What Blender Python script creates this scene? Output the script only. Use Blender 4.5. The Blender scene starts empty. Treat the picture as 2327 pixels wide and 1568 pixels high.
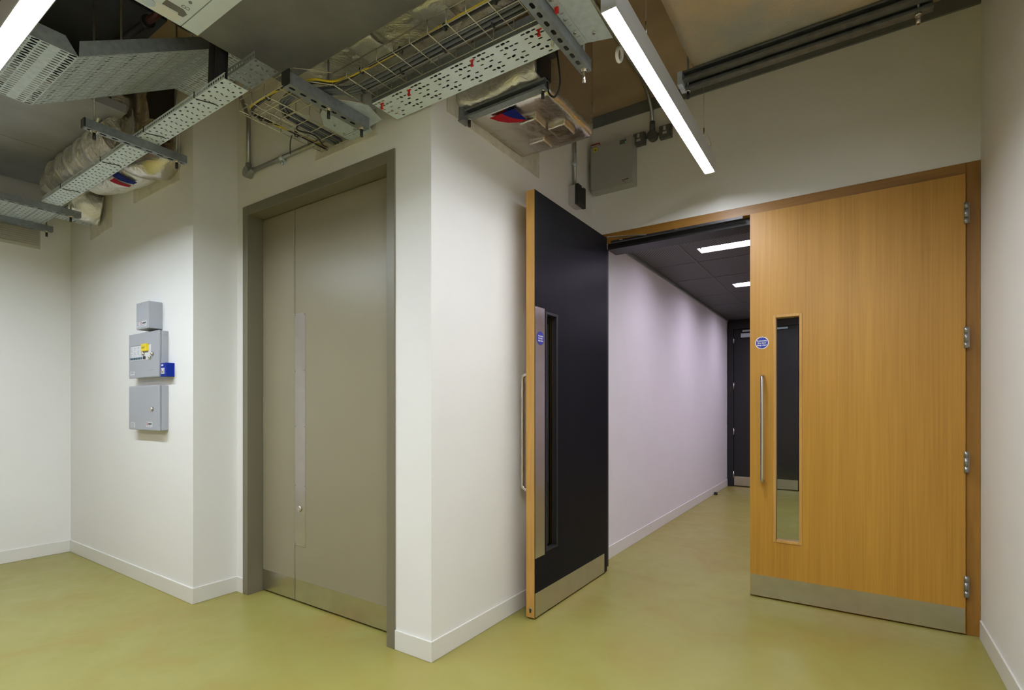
import bpy, bmesh, math, random
from mathutils import Vector, Matrix, noise
random.seed(7)
PI = math.pi
SC = bpy.context.scene
COL = SC.collection

# ------------------------------------------------------------------ materials
def new_mat(name):
    m = bpy.data.materials.new(name); m.use_nodes = True
    nt = m.node_tree; nt.nodes.clear()
    out = nt.nodes.new('ShaderNodeOutputMaterial')
    b = nt.nodes.new('ShaderNodeBsdfPrincipled')
    nt.links.new(b.outputs[0], out.inputs[0])
    return m, nt, b
def lin(c): return tuple(c) + (1.0,)
def simple(name, col, rough=0.5, metal=0.0, var=0.06, scale=6.0, bump=0.0, bscale=60.0, spec=0.5, aniso=0.0, detail=4.0):
    m, nt, b = new_mat(name)
    N = nt.nodes.new; L = nt.links.new
    b.inputs['Roughness'].default_value = rough
    b.inputs['Metallic'].default_value = metal
    b.inputs['Specular IOR Level'].default_value = spec
    if aniso: b.inputs['Anisotropic'].default_value = aniso
    tc = N('ShaderNodeTexCoord')
    nz = N('ShaderNodeTexNoise'); nz.inputs['Scale'].default_value = scale; nz.inputs['Detail'].default_value = detail
    L(tc.outputs['Object'], nz.inputs['Vector'])
    r = N('ShaderNodeValToRGB')
    r.color_ramp.elements[0].position = 0.3; r.color_ramp.elements[1].position = 0.7
    r.color_ramp.elements[0].color = lin([max(0, c*(1-var)) for c in col])
    r.color_ramp.elements[1].color = lin([min(1, c*(1+var)) for c in col])
    L(nz.outputs['Fac'], r.inputs['Fac']); L(r.outputs['Color'], b.inputs['Base Color'])
    if bump:
        n2 = N('ShaderNodeTexNoise'); n2.inputs['Scale'].default_value = bscale; n2.inputs['Detail'].default_value = 5
        L(tc.outputs['Object'], n2.inputs['Vector'])
        bp = N('ShaderNodeBump'); bp.inputs['Strength'].default_value = bump; bp.inputs['Distance'].default_value = 0.01
        L(n2.outputs['Fac'], bp.inputs['Height']); L(bp.outputs[0], b.inputs['Normal'])
    return m
def wood(name, c1, c2, axis='Z', rough=0.42, flame=0.0, fine=90.0):
    m, nt, b = new_mat(name)
    N = nt.nodes.new; L = nt.links.new
    tc = N('ShaderNodeTexCoord'); mp = N('ShaderNodeMapping')
    s = {'Z': (fine, fine, 1.6), 'X': (1.6, fine, fine), 'Y': (fine, 1.6, fine)}[axis]
    mp.inputs['Scale'].default_value = s
    L(tc.outputs['Object'], mp.inputs['Vector'])
    n1 = N('ShaderNodeTexNoise'); n1.inputs['Scale'].default_value = 1.0; n1.inputs['Detail'].default_value = 5; n1.inputs['Roughness'].default_value = 0.6
    n1.inputs['Distortion'].default_value = flame
    L(mp.outputs[0], n1.inputs['Vector'])
    mp2 = N('ShaderNodeMapping'); mp2.inputs['Scale'].default_value = tuple(v*0.07 if v > 5 else v*0.2 for v in s)
    L(tc.outputs['Object'], mp2.inputs['Vector'])
    n2 = N('ShaderNodeTexNoise'); n2.inputs['Scale'].default_value = 1.0; n2.inputs['Detail'].default_value = 3
    n2.inputs['Distortion'].default_value = flame*2
    L(mp2.outputs[0], n2.inputs['Vector'])
    mx = N('ShaderNodeMath'); mx.operation = 'MULTIPLY_ADD'; mx.inputs[1].default_value = 0.55
    sc = N('ShaderNodeMath'); sc.operation = 'MULTIPLY'; sc.inputs[1].default_value = 0.45
    L(n2.outputs['Fac'], sc.inputs[0]); L(n1.outputs['Fac'], mx.inputs[0]); L(sc.outputs[0], mx.inputs[2])
    r = N('ShaderNodeValToRGB'); r.color_ramp.elements[0].position = 0.33; r.color_ramp.elements[1].position = 0.66
    r.color_ramp.elements[0].color = lin(c1); r.color_ramp.elements[1].color = lin(c2)
    L(mx.outputs[0], r.inputs['Fac']); L(r.outputs['Color'], b.inputs['Base Color'])
    b.inputs['Roughness'].default_value = rough
    bp = N('ShaderNodeBump'); bp.inputs['Strength'].default_value = 0.08; bp.inputs['Distance'].default_value = 0.002
    L(n1.outputs['Fac'], bp.inputs['Height']); L(bp.outputs[0], b.inputs['Normal'])
    return m
def foil(name, col=(0.86, 0.84, 0.76), rough=0.2, crease=1.0, scale=6.0, metal=0.96):
    m, nt, b = new_mat(name)
    N = nt.nodes.new; L = nt.links.new
    b.inputs['Base Color'].default_value = lin(col); b.inputs['Metallic'].default_value = metal
    tc = N('ShaderNodeTexCoord')
    n1 = N('ShaderNodeTexNoise'); n1.inputs['Scale'].default_value = scale; n1.inputs['Detail'].default_value = 7; n1.inputs['Roughness'].default_value = 0.62
    n1.inputs['Distortion'].default_value = 0.8
    L(tc.outputs['Object'], n1.inputs['Vector'])
    v = N('ShaderNodeTexVoronoi'); v.feature = 'DISTANCE_TO_EDGE'; v.inputs['Scale'].default_value = scale*2.2
    L(tc.outputs['Object'], v.inputs['Vector'])
    w = N('ShaderNodeTexWave'); w.inputs['Scale'].default_value = 55; w.inputs['Distortion'].default_value = 3
    L(tc.outputs['Object'], w.inputs['Vector'])
    a = N('ShaderNodeMath'); a.operation = 'MULTIPLY_ADD'; a.inputs[1].default_value = 0.25
    L(v.outputs['Distance'], a.inputs[0]); L(n1.outputs['Fac'], a.inputs[2])
    a2 = N('ShaderNodeMath'); a2.operation = 'MULTIPLY_ADD'; a2.inputs[1].default_value = 0.007
    L(w.outputs['Fac'], a2.inputs[0]); L(a.outputs[0], a2.inputs[2])
    bp = N('ShaderNodeBump'); bp.inputs['Strength'].default_value = crease; bp.inputs['Distance'].default_value = 0.05
    L(a2.outputs[0], bp.inputs['Height']); L(bp.outputs[0], b.inputs['Normal'])
    rr = N('ShaderNodeMapRange'); rr.inputs['To Min'].default_value = rough*0.7; rr.inputs['To Max'].default_value = rough*1.7
    L(n1.outputs['Fac'], rr.inputs['Value']); L(rr.outputs[0], b.inputs['Roughness'])
    return m
def emit(name, col, strength):
    m = bpy.data.materials.new(name); m.use_nodes = True
    nt = m.node_tree; nt.nodes.clear()
    out = nt.nodes.new('ShaderNodeOutputMaterial'); e = nt.nodes.new('ShaderNodeEmission')
    e.inputs['Color'].default_value = lin(col); e.inputs['Strength'].default_value = strength
    nt.links.new(e.outputs[0], out.inputs[0]); return m
def glass(name):
    m, nt, b = new_mat(name)
    N = nt.nodes.new; L = nt.links.new
    out = [n for n in nt.nodes if n.type == 'OUTPUT_MATERIAL'][0]
    tr = N('ShaderNodeBsdfTransparent'); tr.inputs['Color'].default_value = (0.86, 0.92, 0.90, 1)
    gl = N('ShaderNodeBsdfGlossy'); gl.inputs['Roughness'].default_value = 0.02
    fr = N('ShaderNodeFresnel'); fr.inputs['IOR'].default_value = 1.5
    mx = N('ShaderNodeMixShader')
    L(fr.outputs[0], mx.inputs[0]); L(tr.outputs[0], mx.inputs[1]); L(gl.outputs[0], mx.inputs[2]); L(mx.outputs[0], out.inputs[0])
    return m
def mesh_ceiling(name):
    m, nt, b = new_mat(name)
    N = nt.nodes.new; L = nt.links.new
    tc = N('ShaderNodeTexCoord')
    def wave(rot, s):
        mp = N('ShaderNodeMapping'); mp.inputs['Rotation'].default_value = (0, 0, rot)
        L(tc.outputs['Object'], mp.inputs['Vector'])
        w = N('ShaderNodeTexWave'); w.inputs['Scale'].default_value = s; L(mp.outputs[0], w.inputs['Vector']); return w
    w1 = wave(0.62, 14); w2 = wave(-0.62, 14)
    mx = N('ShaderNodeMath'); mx.operation = 'MAXIMUM'
    L(w1.outputs['Fac'], mx.inputs[0]); L(w2.outputs['Fac'], mx.inputs[1])
    r = N('ShaderNodeValToRGB'); r.color_ramp.elements[0].position = 0.55; r.color_ramp.elements[1].position = 0.9
    r.color_ramp.elements[0].color = (0.004, 0.004, 0.005, 1); r.color_ramp.elements[1].color = (0.15, 0.145, 0.16, 1)
    L(mx.outputs[0], r.inputs['Fac']); L(r.outputs['Color'], b.inputs['Base Color'])
    b.inputs['Roughness'].default_value = 0.6
    return m

WALL = (0.79, 0.785, 0.765)
M = {}
M['wall'] = simple('wall_paint', WALL, 0.62, var=0.012, scale=3, bump=0.03, bscale=240, spec=0.25)
M['skirting'] = simple('skirting_paint', (0.72, 0.71, 0.67), 0.4, var=0.015)
M['patch'] = simple('plaster_patch', (0.60, 0.57, 0.48), 0.8, var=0.1, scale=18, bump=0.25, bscale=40)
M['soffit'] = simple('concrete_soffit', (0.36, 0.265, 0.175), 0.85, var=0.22, scale=2.2, bump=0.15, bscale=30, detail=8)
M['band'] = simple('head_track_paint', (0.14, 0.15, 0.155), 0.6, var=0.08)
def floor_mat():
    m = simple('resin_floor', (0.262, 0.247, 0.092), 0.36, var=0.0, spec=0.45)
    nt = m.node_tree; N = nt.nodes.new; L = nt.links.new
    b = [n for n in nt.nodes if n.type == 'BSDF_PRINCIPLED'][0]
    tc = N('ShaderNodeTexCoord')
    n1 = N('ShaderNodeTexNoise'); n1.inputs['Scale'].default_value = 1.6; n1.inputs['Detail'].default_value = 6; n1.inputs['Distortion'].default_value = 1.2
    L(tc.outputs['Object'], n1.inputs['Vector'])
    r = N('ShaderNodeValToRGB'); r.color_ramp.elements[0].position = 0.3; r.color_ramp.elements[1].position = 0.72
    r.color_ramp.elements[0].color = (0.300, 0.236, 0.054, 1); r.color_ramp.elements[1].color = (0.322, 0.294, 0.085, 1)
    e = r.color_ramp.elements.new(0.52); e.color = (0.297, 0.274, 0.069, 1)
    L(n1.outputs['Fac'], r.inputs['Fac']); L(r.outputs['Color'], b.inputs['Base Color'])
    n2 = N('ShaderNodeTexNoise'); n2.inputs['Scale'].default_value = 5; n2.inputs['Detail'].default_value = 6; n2.inputs['Distortion'].default_value = 1.5
    L(tc.outputs['Object'], n2.inputs['Vector'])
    mr = N('ShaderNodeMapRange'); mr.inputs['To Min'].default_value = 0.24; mr.inputs['To Max'].default_value = 0.48
    L(n2.outputs['Fac'], mr.inputs['Value']); L(mr.outputs[0], b.inputs['Roughness'])
    bp = N('ShaderNodeBump'); bp.inputs['Strength'].default_value = 0.06; bp.inputs['Distance'].default_value = 0.01
    L(n2.outputs['Fac'], bp.inputs['Height']); L(bp.outputs[0], b.inputs['Normal'])
    return m
M['floor'] = floor_mat()
M['greydoor'] = simple('grey_door_paint', (0.27, 0.238, 0.158), 0.33, var=0.015, spec=0.5)
M['greyframe'] = simple('grey_frame_paint', (0.175, 0.158, 0.106), 0.36, var=0.015)
M['oak'] = wood('oak_veneer', (0.385, 0.184, 0.020), (0.54, 0.280, 0.038))
M['oaklip'] = wood('oak_lipping', (0.42, 0.215, 0.045), (0.60, 0.34, 0.09), flame=2.2, fine=38)
M['oakframe'] = wood('oak_frame_upright', (0.235, 0.105, 0.012), (0.36, 0.175, 0.026), flame=1.6, fine=36)
M['oakhead'] = wood('oak_frame_head', (0.235, 0.105, 0.012), (0.36, 0.175, 0.026), axis='X', flame=2.0, fine=36)
M['blackdoor'] = wood('black_stained_veneer', (0.006, 0.006, 0.008), (0.010, 0.010, 0.013), rough=0.4)
[n for n in M['blackdoor'].node_tree.nodes if n.type == 'BSDF_PRINCIPLED'][0].inputs['Specular IOR Level'].default_value = 0.07
M['black'] = simple('black_paint', (0.008, 0.008, 0.011), 0.5, var=0.05)
M['blackplastic'] = simple('black_plastic', (0.015, 0.015, 0.016), 0.4, var=0.05)
M['steel'] = simple('brushed_steel', (0.62, 0.59, 0.56), 0.26, 1.0, var=0.05, scale=14, aniso=0.6, bump=0.02, bscale=220)
_nt = M['steel'].node_tree; _b = [n for n in _nt.nodes if n.type == 'BSDF_PRINCIPLED'][0]
_tg = _nt.nodes.new('ShaderNodeTangent'); _tg.direction_type = 'RADIAL'; _tg.axis = 'Z'
_nt.links.new(_tg.outputs[0], _b.inputs['Tangent']); _b.inputs['Anisotropic'].default_value = 0.75; _b.inputs['Anisotropic Rotation'].default_value = 0.0
M['satin'] = simple('satin_steel', (0.66, 0.62, 0.57), 0.24, 1.0, var=0.03)
M['galv'] = simple('galvanised_steel', (0.54, 0.62, 0.68), 0.42, 0.4, var=0.1, scale=40)
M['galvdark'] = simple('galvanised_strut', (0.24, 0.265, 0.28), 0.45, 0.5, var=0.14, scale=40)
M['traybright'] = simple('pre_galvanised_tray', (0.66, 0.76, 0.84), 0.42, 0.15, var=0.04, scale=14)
M['wire'] = simple('zinc_wire', (0.60, 0.57, 0.46), 0.35, 0.85, var=0.05)
M['foil'] = foil('foil_lagging')
M['foilsmooth'] = foil('foil_lagging_smooth', (0.62, 0.58, 0.52), 0.20, 0.3, 4.0, 0.95)
M['foilwhite'] = foil('foil_jacket', (0.88, 0.87, 0.83), 0.28, 0.6, 6.0, 0.88)
M['raft'] = simple('grey_board', (0.165, 0.162, 0.16), 0.75, var=0.13, scale=5, bump=0.08, bscale=90)
M['boardpale'] = simple('pale_grey_board', (0.38, 0.39, 0.44), 0.75, var=0.1, scale=5, bump=0.08, bscale=90)
M['darkboard'] = simple('dark_blue_board', (0.035, 0.038, 0.058), 0.7, var=0.1)
M['ductgrey'] = simple('weathered_duct_board', (0.42, 0.36, 0.27), 0.6, var=0.35, scale=2.6, bump=0.35, bscale=130, detail=10)
_r = [n for n in M['ductgrey'].node_tree.nodes if n.type == 'VALTORGB'][0].color_ramp
_r.elements[0].color = (0.30, 0.31, 0.28, 1); _r.elements[1].color = (0.52, 0.38, 0.22, 1); _r.elements[0].position = 0.36; _r.elements[1].position = 0.66
M['strutdark'] = simple('dull_galvanised_channel', (0.12, 0.126, 0.122), 0.5, 0.4, var=0.2, scale=30)
M['whitemetal'] = simple('white_sheet_metal', (0.72, 0.80, 0.85), 0.45, 0.15, var=0.03)
M['lighthousing'] = simple('white_fixture_paint', (0.55, 0.57, 0.60), 0.4, 0.1, var=0.02)
M['panelgrey'] = simple('grey_panel_paint', (0.36, 0.375, 0.41), 0.45, var=0.015)
M['boxwhite'] = simple('pale_grey_box_paint', (0.36, 0.355, 0.33), 0.45, var=0.015)
M['pvcgrey'] = simple('grey_socket_plastic', (0.085, 0.09, 0.095), 0.45, var=0.05)
M['pvclight'] = simple('light_grey_plastic', (0.50, 0.48, 0.49), 0.5, var=0.03)
M['conduit'] = simple('galvanised_conduit', (0.36, 0.37, 0.36), 0.36, 0.85, var=0.12, scale=30)
M['blue'] = simple('blue_plastic', (0.002, 0.020, 0.27), 0.5, var=0.03, spec=0.15)
M['signblue'] = simple('sign_blue', (0.02, 0.03, 0.30), 0.45, var=0.02)
M['white'] = simple('white_plastic', (0.80, 0.80, 0.80), 0.45, var=0.02)
M['label'] = simple('label_paper', (0.62, 0.63, 0.66), 0.6, var=0.02)
M['ink'] = simple('dark_ink', (0.04, 0.04, 0.05), 0.6, var=0.05)
M['greyink'] = simple('grey_ink', (0.22, 0.22, 0.26), 0.6, var=0.05)
M['red'] = simple('red_plastic', (0.55, 0.012, 0.014), 0.4, var=0.05)
M['stickred'] = simple('sticker_red', (0.36, 0.006, 0.016), 0.6, var=0.03, spec=0.12)
M['stickblue'] = simple('sticker_blue', (0.005, 0.014, 0.17), 0.6, var=0.03, spec=0.12)
M['orange'] = simple('orange_plastic', (0.85, 0.13, 0.01), 0.4, var=0.05)
M['yellow'] = simple('yellow_plastic', (0.80, 0.62, 0.01), 0.4, var=0.03)
M['cabyellow'] = simple('yellow_cable_sheath', (0.60, 0.45, 0.02), 0.45, var=0.08)
M['cabgrey'] = simple('grey_cable_sheath', (0.10, 0.112, 0.135), 0.45, var=0.1)
M['rubber'] = simple('black_pipe_insulation', (0.010, 0.010, 0.013), 0.7, var=0.1)
M['redpipe'] = simple('dark_red_pipe', (0.10, 0.018, 0.016), 0.4, var=0.1)
M['button'] = simple('teal_button', (0.03, 0.09, 0.13), 0.4, var=0.05)
M['grille'] = simple('cream_grille', (0.52, 0.50, 0.42), 0.5, var=0.02)
M['dark'] = simple('void_shade', (0.02, 0.016, 0.012), 0.9, var=0.1)  # shade of an opening put into a flat dark colour
M['corrwall'] = simple('corridor_wall_paint', (0.74, 0.725, 0.735), 0.6, var=0.012, spec=0.25)
M['meshceil'] = mesh_ceiling('expanded_mesh_ceiling')
M['ceilgrid'] = simple('ceiling_grid_paint', (0.11, 0.108, 0.115), 0.5, var=0.03)
M['glass'] = glass('clear_glass')
M['lamp'] = emit('lit_diffuser', (0.98, 1.0, 1.07), 95.0)
M['lampleft'] = emit('lit_diffuser_cool', (0.91, 1.02, 1.13), 100.0)
M['lampback'] = emit('lit_diffuser_back', (1.1, 0.99, 0.97), 170.0)
M['lampnear'] = emit('lit_diffuser_near', (0.94, 1.0, 1.07), 235.0)
M['lampcorr'] = emit('lit_corridor_diffuser', (0.98, 0.86, 1.1), 27.0)
M['led'] = emit('green_led', (0.05, 1.0, 0.2), 1.2)

# ------------------------------------------------------------------ mesh builder
class MB:
    def __init__(s): s.bm = bmesh.new(); s.mats = []
    def mi(s, m):
        if m is None: return 0
        if m not in s.mats: s.mats.append(m)
        return s.mats.index(m)
    def box(s, x0, x1, y0, y1, z0, z1, m=None, bev=0.0):
        vs = [s.bm.verts.new(p) for p in ((x0,y0,z0),(x1,y0,z0),(x1,y1,z0),(x0,y1,z0),(x0,y0,z1),(x1,y0,z1),(x1,y1,z1),(x0,y1,z1))]
        fs = [s.bm.faces.new([vs[i] for i in q]) for q in ((0,3,2,1),(4,5,6,7),(0,1,5,4),(1,2,6,5),(2,3,7,6),(3,0,4,7))]
        k = s.mi(m)
        for f in fs: f.material_index = k
        if bev:
            es = list({e for f in fs for e in f.edges})
            r = bmesh.ops.bevel(s.bm, geom=es, offset=bev, segments=2, affect='EDGES', profile=0.6)
            for f in r['faces']: f.material_index = k
        return s
    def obox(s, c, ax, ay, az, hx, hy, hz, m=None):
        c, ax, ay, az = Vector(c), Vector(ax).normalized(), Vector(ay).normalized(), Vector(az).normalized()
        P = lambda i, j, k: s.bm.verts.new(c + ax*hx*i + ay*hy*j + az*hz*k)
        vs = [P(-1,-1,-1),P(1,-1,-1),P(1,1,-1),P(-1,1,-1),P(-1,-1,1),P(1,-1,1),P(1,1,1),P(-1,1,1)]
        k = s.mi(m)
        for q in ((0,3,2,1),(4,5,6,7),(0,1,5,4),(1,2,6,5),(2,3,7,6),(3,0,4,7)):
            s.bm.faces.new([vs[i] for i in q]).material_index = k
        return s
    def tube(s, pts, r, n=8, m=None, cap=True):
        pts = [Vector(p) for p in pts]; k = s.mi(m)
        rs = r if isinstance(r, (list, tuple)) else [r]*len(pts)
        rings = []; ref = None
        for i, p in enumerate(pts):
            a = pts[max(i-1, 0)]; b = pts[min(i+1, len(pts)-1)]
            d = (b-a)
            d = d.normalized() if d.length > 1e-9 else Vector((0,0,1))
            if ref is None:
                ref = Vector((0,0,1)) if abs(d.z) < 0.9 else Vector((1,0,0))
            u = d.cross(ref)
            if u.length < 1e-4: u = d.cross(Vector((0.3,0.9,0.2)))
            u.normalize(); v = u.cross(d).normalized(); ref = v
            rings.append([s.bm.verts.new(p + (u*math.cos(t)+v*math.sin(t))*rs[i]) for t in [2*PI*j/n for j in range(n)]])
        for A, B in zip(rings, rings[1:]):
            for j in range(n):
                f = s.bm.faces.new((A[j], A[(j+1)%n], B[(j+1)%n], B[j])); f.smooth = True; f.material_index = k
        if cap:
            for R, rev in ((rings[0], True), (rings[-1], False)):
                f = s.bm.faces.new(R[::-1] if rev else R); f.material_index = k
        return s
    def prism(s, poly, d, m=None):
        d = Vector(d); k = s.mi(m)
        A = [s.bm.verts.new(p) for p in poly]; B = [s.bm.verts.new(Vector(p)+d) for p in poly]
        n = len(A)
        fs = [s.bm.faces.new(A[::-1]), s.bm.faces.new(B)] + [s.bm.faces.new((A[i], A[(i+1)%n], B[(i+1)%n], B[i])) for i in range(n)]
        for f in fs: f.material_index = k
        return s
    def quad(s, a, b, c, d, m=None):
        f = s.bm.faces.new([s.bm.verts.new(p) for p in (a,b,c,d)]); f.material_index = s.mi(m); return s
    def perf(s, O, U, V, nu, nv, cu, cv, slot, m=None):
        """sheet with real slots: slot(i, j) -> (length, width, angle, du, dv) or None for a plain cell"""
        O, U, V = Vector(O), Vector(U).normalized(), Vector(V).normalized(); k = s.mi(m)
        cache = {}
        def vert(a, b):
            key = (round(a, 5), round(b, 5))
            if key not in cache: cache[key] = s.bm.verts.new(O + U*a + V*b)
            return cache[key]
        base = sorted([2*PI*q/12+0.13 for q in range(12)] + [math.atan2(sy*cv, sx*cu) % (2*PI) for sx in (1,-1) for sy in (1,-1)])
        for i in range(nu):
            for j in range(nv):
                cx, cy = (i+0.5)*cu, (j+0.5)*cv
                sl = slot(i, j)
                if sl is None:
                    f = s.bm.faces.new((vert(cx-cu/2, cy-cv/2), vert(cx+cu/2, cy-cv/2), vert(cx+cu/2, cy+cv/2), vert(cx-cu/2, cy+cv/2)))
                    f.material_index = k; continue
                l, w, an, du, dv = sl
                hl, r = max(0, l/2-w/2), w/2
                inn, outr = [], []
                for t in base:
                    dx, dy = math.cos(t), math.sin(t)
                    q = min(cu/2/abs(dx) if abs(dx) > 1e-9 else 9, cv/2/abs(dy) if abs(dy) > 1e-9 else 9)
                    outr.append(vert(cx+dx*q, cy+dy*q))
                    ta = t-an; ex, ey = math.cos(ta), math.sin(ta)
                    qq = r/abs(ey) if abs(ey) > 1e-6 else 9
                    if abs(qq*ex) > hl:
                        sg = 1 if ex > 0 else -1
                        bb = -ex*sg*hl; cc = hl*hl-r*r
                        qq = -bb + math.sqrt(max(0, bb*bb-cc))
                    inn.append(vert(cx+du+dx*qq, cy+dv+dy*qq))
                n = len(base)
                for a in range(n):
                    b = (a+1) % n
                    try:
                        f = s.bm.faces.new((outr[a], outr[b], inn[b], inn[a])); f.material_index = k
                    except ValueError: pass
        return s
    def build(s, name, mat, parent=None, smooth=False, solid=0.0, bevel=0.0, weld=False):
        bm = s.bm
        if weld: bmesh.ops.remove_doubles(bm, verts=bm.verts, dist=1e-5)
        off = Vector((0,0,0))
        p = parent
        while p is not None: off += p.location; p = p.parent
        if off.length: bmesh.ops.translate(bm, verts=bm.verts, vec=-off)
        bmesh.ops.recalc_face_normals(bm, faces=bm.faces)
        me = bpy.data.meshes.new(name); bm.to_mesh(me); bm.free()
        if smooth:
            for f in me.polygons: f.use_smooth = True
        mats = s.mats if s.mats else [mat]
        for m in mats: me.materials.append(M[m])
        o = bpy.data.objects.new(name, me); COL.objects.link(o)
        if parent is not None: o.parent = parent
        if solid:
            md = o.modifiers.new('thickness', 'SOLIDIFY'); md.thickness = solid; md.offset = 0
        if bevel:
            md = o.modifiers.new('edge', 'BEVEL'); md.width = bevel; md.segments = 2; md.limit_method = 'ANGLE'; md.angle_limit = 0.7
        return o
def each(name, mat, parent, makers):
    for f in makers:
        b = MB(); f(b); b.build(name, mat, parent)
def tag(o, label, cat, group=None, kind=None):
    o['label'] = label; o['category'] = cat
    if group: o['group'] = group
    if kind: o['kind'] = kind
    return o
def thing(name, loc, label, cat, group=None, kind=None):
    o = bpy.data.objects.new(name, None); COL.objects.link(o); o.location = loc; o.empty_display_size = 0.1
    return tag(o, label, cat, group, kind)
def bx(name, x0, x1, y0, y1, z0, z1, mat, parent=None, bev=0.0, label=None):
    b = MB(); b.box(x0, x1, y0, y1, z0, z1, None, bev)
    o = b.build(name, mat, parent)
    if label: o['label'] = label
    return o
def copy_tree(o, dx, parent=None):
    c = o.copy(); COL.objects.link(c)
    if parent is None: c.location = Vector(o.location) + Vector(dx)
    else: c.parent = parent
    for ch in list(o.children): copy_tree(ch, None, c)
    return c
def struct(name, mb, mat, label, cat, parent=None):
    o = mb.build(name, mat, parent); o['kind'] = 'structure'
    return tag(o, label, cat)
def text_mesh(txt, size, O, U, V, depth=0.0006, align='CENTER', shear=0.0, bold=0.0):
    """lettering as a mesh lying on the plane through O spanned by U (reading direction) and V (up)"""
    cu = bpy.data.curves.new('lettering', 'FONT'); cu.body = txt; cu.size = size; cu.align_x = align; cu.align_y = 'CENTER'
    cu.shear = shear; cu.offset = bold; cu.resolution_u = 3
    ob = bpy.data.objects.new('lettering', cu); COL.objects.link(ob)
    dg = bpy.context.evaluated_depsgraph_get()
    me = bpy.data.meshes.new_from_object(ob.evaluated_get(dg))
    bpy.data.objects.remove(ob); bpy.data.curves.remove(cu)
    U, V = Vector(U).normalized(), Vector(V).normalized(); W = U.cross(V); O = Vector(O)
    pts = [O + U*v.co.x + V*v.co.y + W*(v.co.z + depth) for v in me.vertices]
    polys = [tuple(p.vertices) for p in me.polygons]
    bpy.data.meshes.remove(me)
    return pts, polys
def add_text(mb, txt, size, O, U, V, m=None, **k):
    pts, polys = text_mesh(txt, size, O, U, V, **k)
    vs = [mb.bm.verts.new(p) for p in pts]; kk = mb.mi(m)
    for p in polys:
        try: mb.bm.faces.new([vs[i] for i in p]).material_index = kk
        except ValueError: pass
def arc(c, a, b, t0, t1, n=8):
    c, a, b = Vector(c), Vector(a), Vector(b)
    return [c + a*math.cos(t0+(t1-t0)*i/n) + b*math.sin(t0+(t1-t0)*i/n) for i in range(n+1)]
def spline(pts, n=6):
    P = [Vector(p) for p in pts]; P = [2*P[0]-P[1]] + P + [2*P[-1]-P[-2]]; out = []
    for i in range(1, len(P)-2):
        for k in range(n):
            t = k/n
            out.append(0.5*((2*P[i]) + (P[i+1]-P[i-1])*t + (2*P[i-1]-5*P[i]+4*P[i+1]-P[i+2])*t*t + (3*P[i]-P[i-1]-3*P[i+1]+P[i+2])*t**3))
    out.append(P[-2]); return out
def crumple(mb, amp, freq, seed=0.0, amp2=None, f2=None):
    for v in mb.bm.verts:
        p = v.co*freq + Vector((seed, seed*1.7, -seed))
        d = Vector((noise.noise(p), noise.noise(p+Vector((31,7,3))), noise.noise(p+Vector((5,19,11)))))*amp
        if amp2:
            q = v.co*f2 + Vector((seed*2, 3, 8))
            d += Vector((noise.noise(q), noise.noise(q+Vector((11,3,5))), noise.noise(q+Vector((2,9,17)))))*amp2
        v.co += d
def grid_box(mb, x0, x1, y0, y1, z0, z1, step, r=0.02):
    """closed box of small quads with rounded corners, to be crumpled"""
    tmp = bmesh.new()
    L = [(x0, x1), (y0, y1), (z0, z1)]; n = [max(2, int(round((b-a)/step))) for a, b in L]; cache = {}
    def V(i, j, k):
        if (i, j, k) not in cache:
            p = Vector((x0+(x1-x0)*i/n[0], y0+(y1-y0)*j/n[1], z0+(z1-z0)*k/n[2]))
            q = Vector(tuple(min(max(p[a], L[a][0]+r), L[a][1]-r) for a in range(3)))
            d = p-q
            if d.length > 1e-9: p = q + d.normalized()*r
            cache[(i, j, k)] = mb.bm.verts.new(p)
        return cache[(i, j, k)]
    def F(*q):
        f = mb.bm.faces.new([V(*a) for a in q]); f.smooth = True
    for i in range(n[0]):
        for j in range(n[1]):
            F((i,j,0),(i,j+1,0),(i+1,j+1,0),(i+1,j,0)); F((i,j,n[2]),(i+1,j,n[2]),(i+1,j+1,n[2]),(i,j+1,n[2]))
    for i in range(n[0]):
        for k in range(n[2]):
            F((i,0,k),(i+1,0,k),(i+1,0,k+1),(i,0,k+1)); F((i,n[1],k),(i,n[1],k+1),(i+1,n[1],k+1),(i+1,n[1],k))
    for j in range(n[1]):
        for k in range(n[2]):
            F((0,j,k),(0,j,k+1),(0,j+1,k+1),(0,j+1,k)); F((n[0],j,k),(n[0],j+1,k),(n[0],j+1,k+1),(n[0],j,k+1))
    tmp.free()

# ------------------------------------------------------------------ room shell
XW, YA, XR, YD, XE, YO, XS = -5.43, 1.54, -3.355, 1.81, -1.66, 3.59, 0.545
ZC = 3.38
b = MB(); b.box(-5.6, 2.0, -5.2, 8.6, -0.12, 0.0)
struct('floor', b, 'floor', 'glossy olive green resin floor running through to the corridor', 'floor')
b = MB(); b.box(-5.6, 2.0, -5.2, 3.8, ZC, ZC+0.12)
struct('ceiling', b, 'soffit', 'brown bare concrete soffit above the services', 'ceiling')
b = MB(); b.box(-5.58, XW, -5.05, YA+0.1, 0, ZC)
struct('wall_west', b, 'wall', 'white end wall on the far left with a louvred grille at its top', 'wall')
b = MB()
b.box(-5.43, XR, YA, 2.1, 0, ZC)
struct('wall_north_west', b, 'wall', 'white wall with projecting corner carrying the grey alarm panels', 'wall')
FX0, FX1, FZ = -3.278, -1.897, 2.481
b = MB()
b.box(XR, FX0, YD, 2.02, 0, ZC); b.box(FX1, -1.82, YD, 2.02, 0, ZC); b.box(FX0, FX1, YD, 2.02, FZ, ZC)
struct('wall_north', b, 'wall', 'white wall around the grey metal doors', 'wall')
b = MB(); b.box(-1.82, XE, YD, YO, 0, ZC)
struct('wall_corner', b, 'wall', 'white wall receding from the foreground corner to behind the open door', 'wall')
OX0, OZ = -1.612, 2.487
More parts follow.
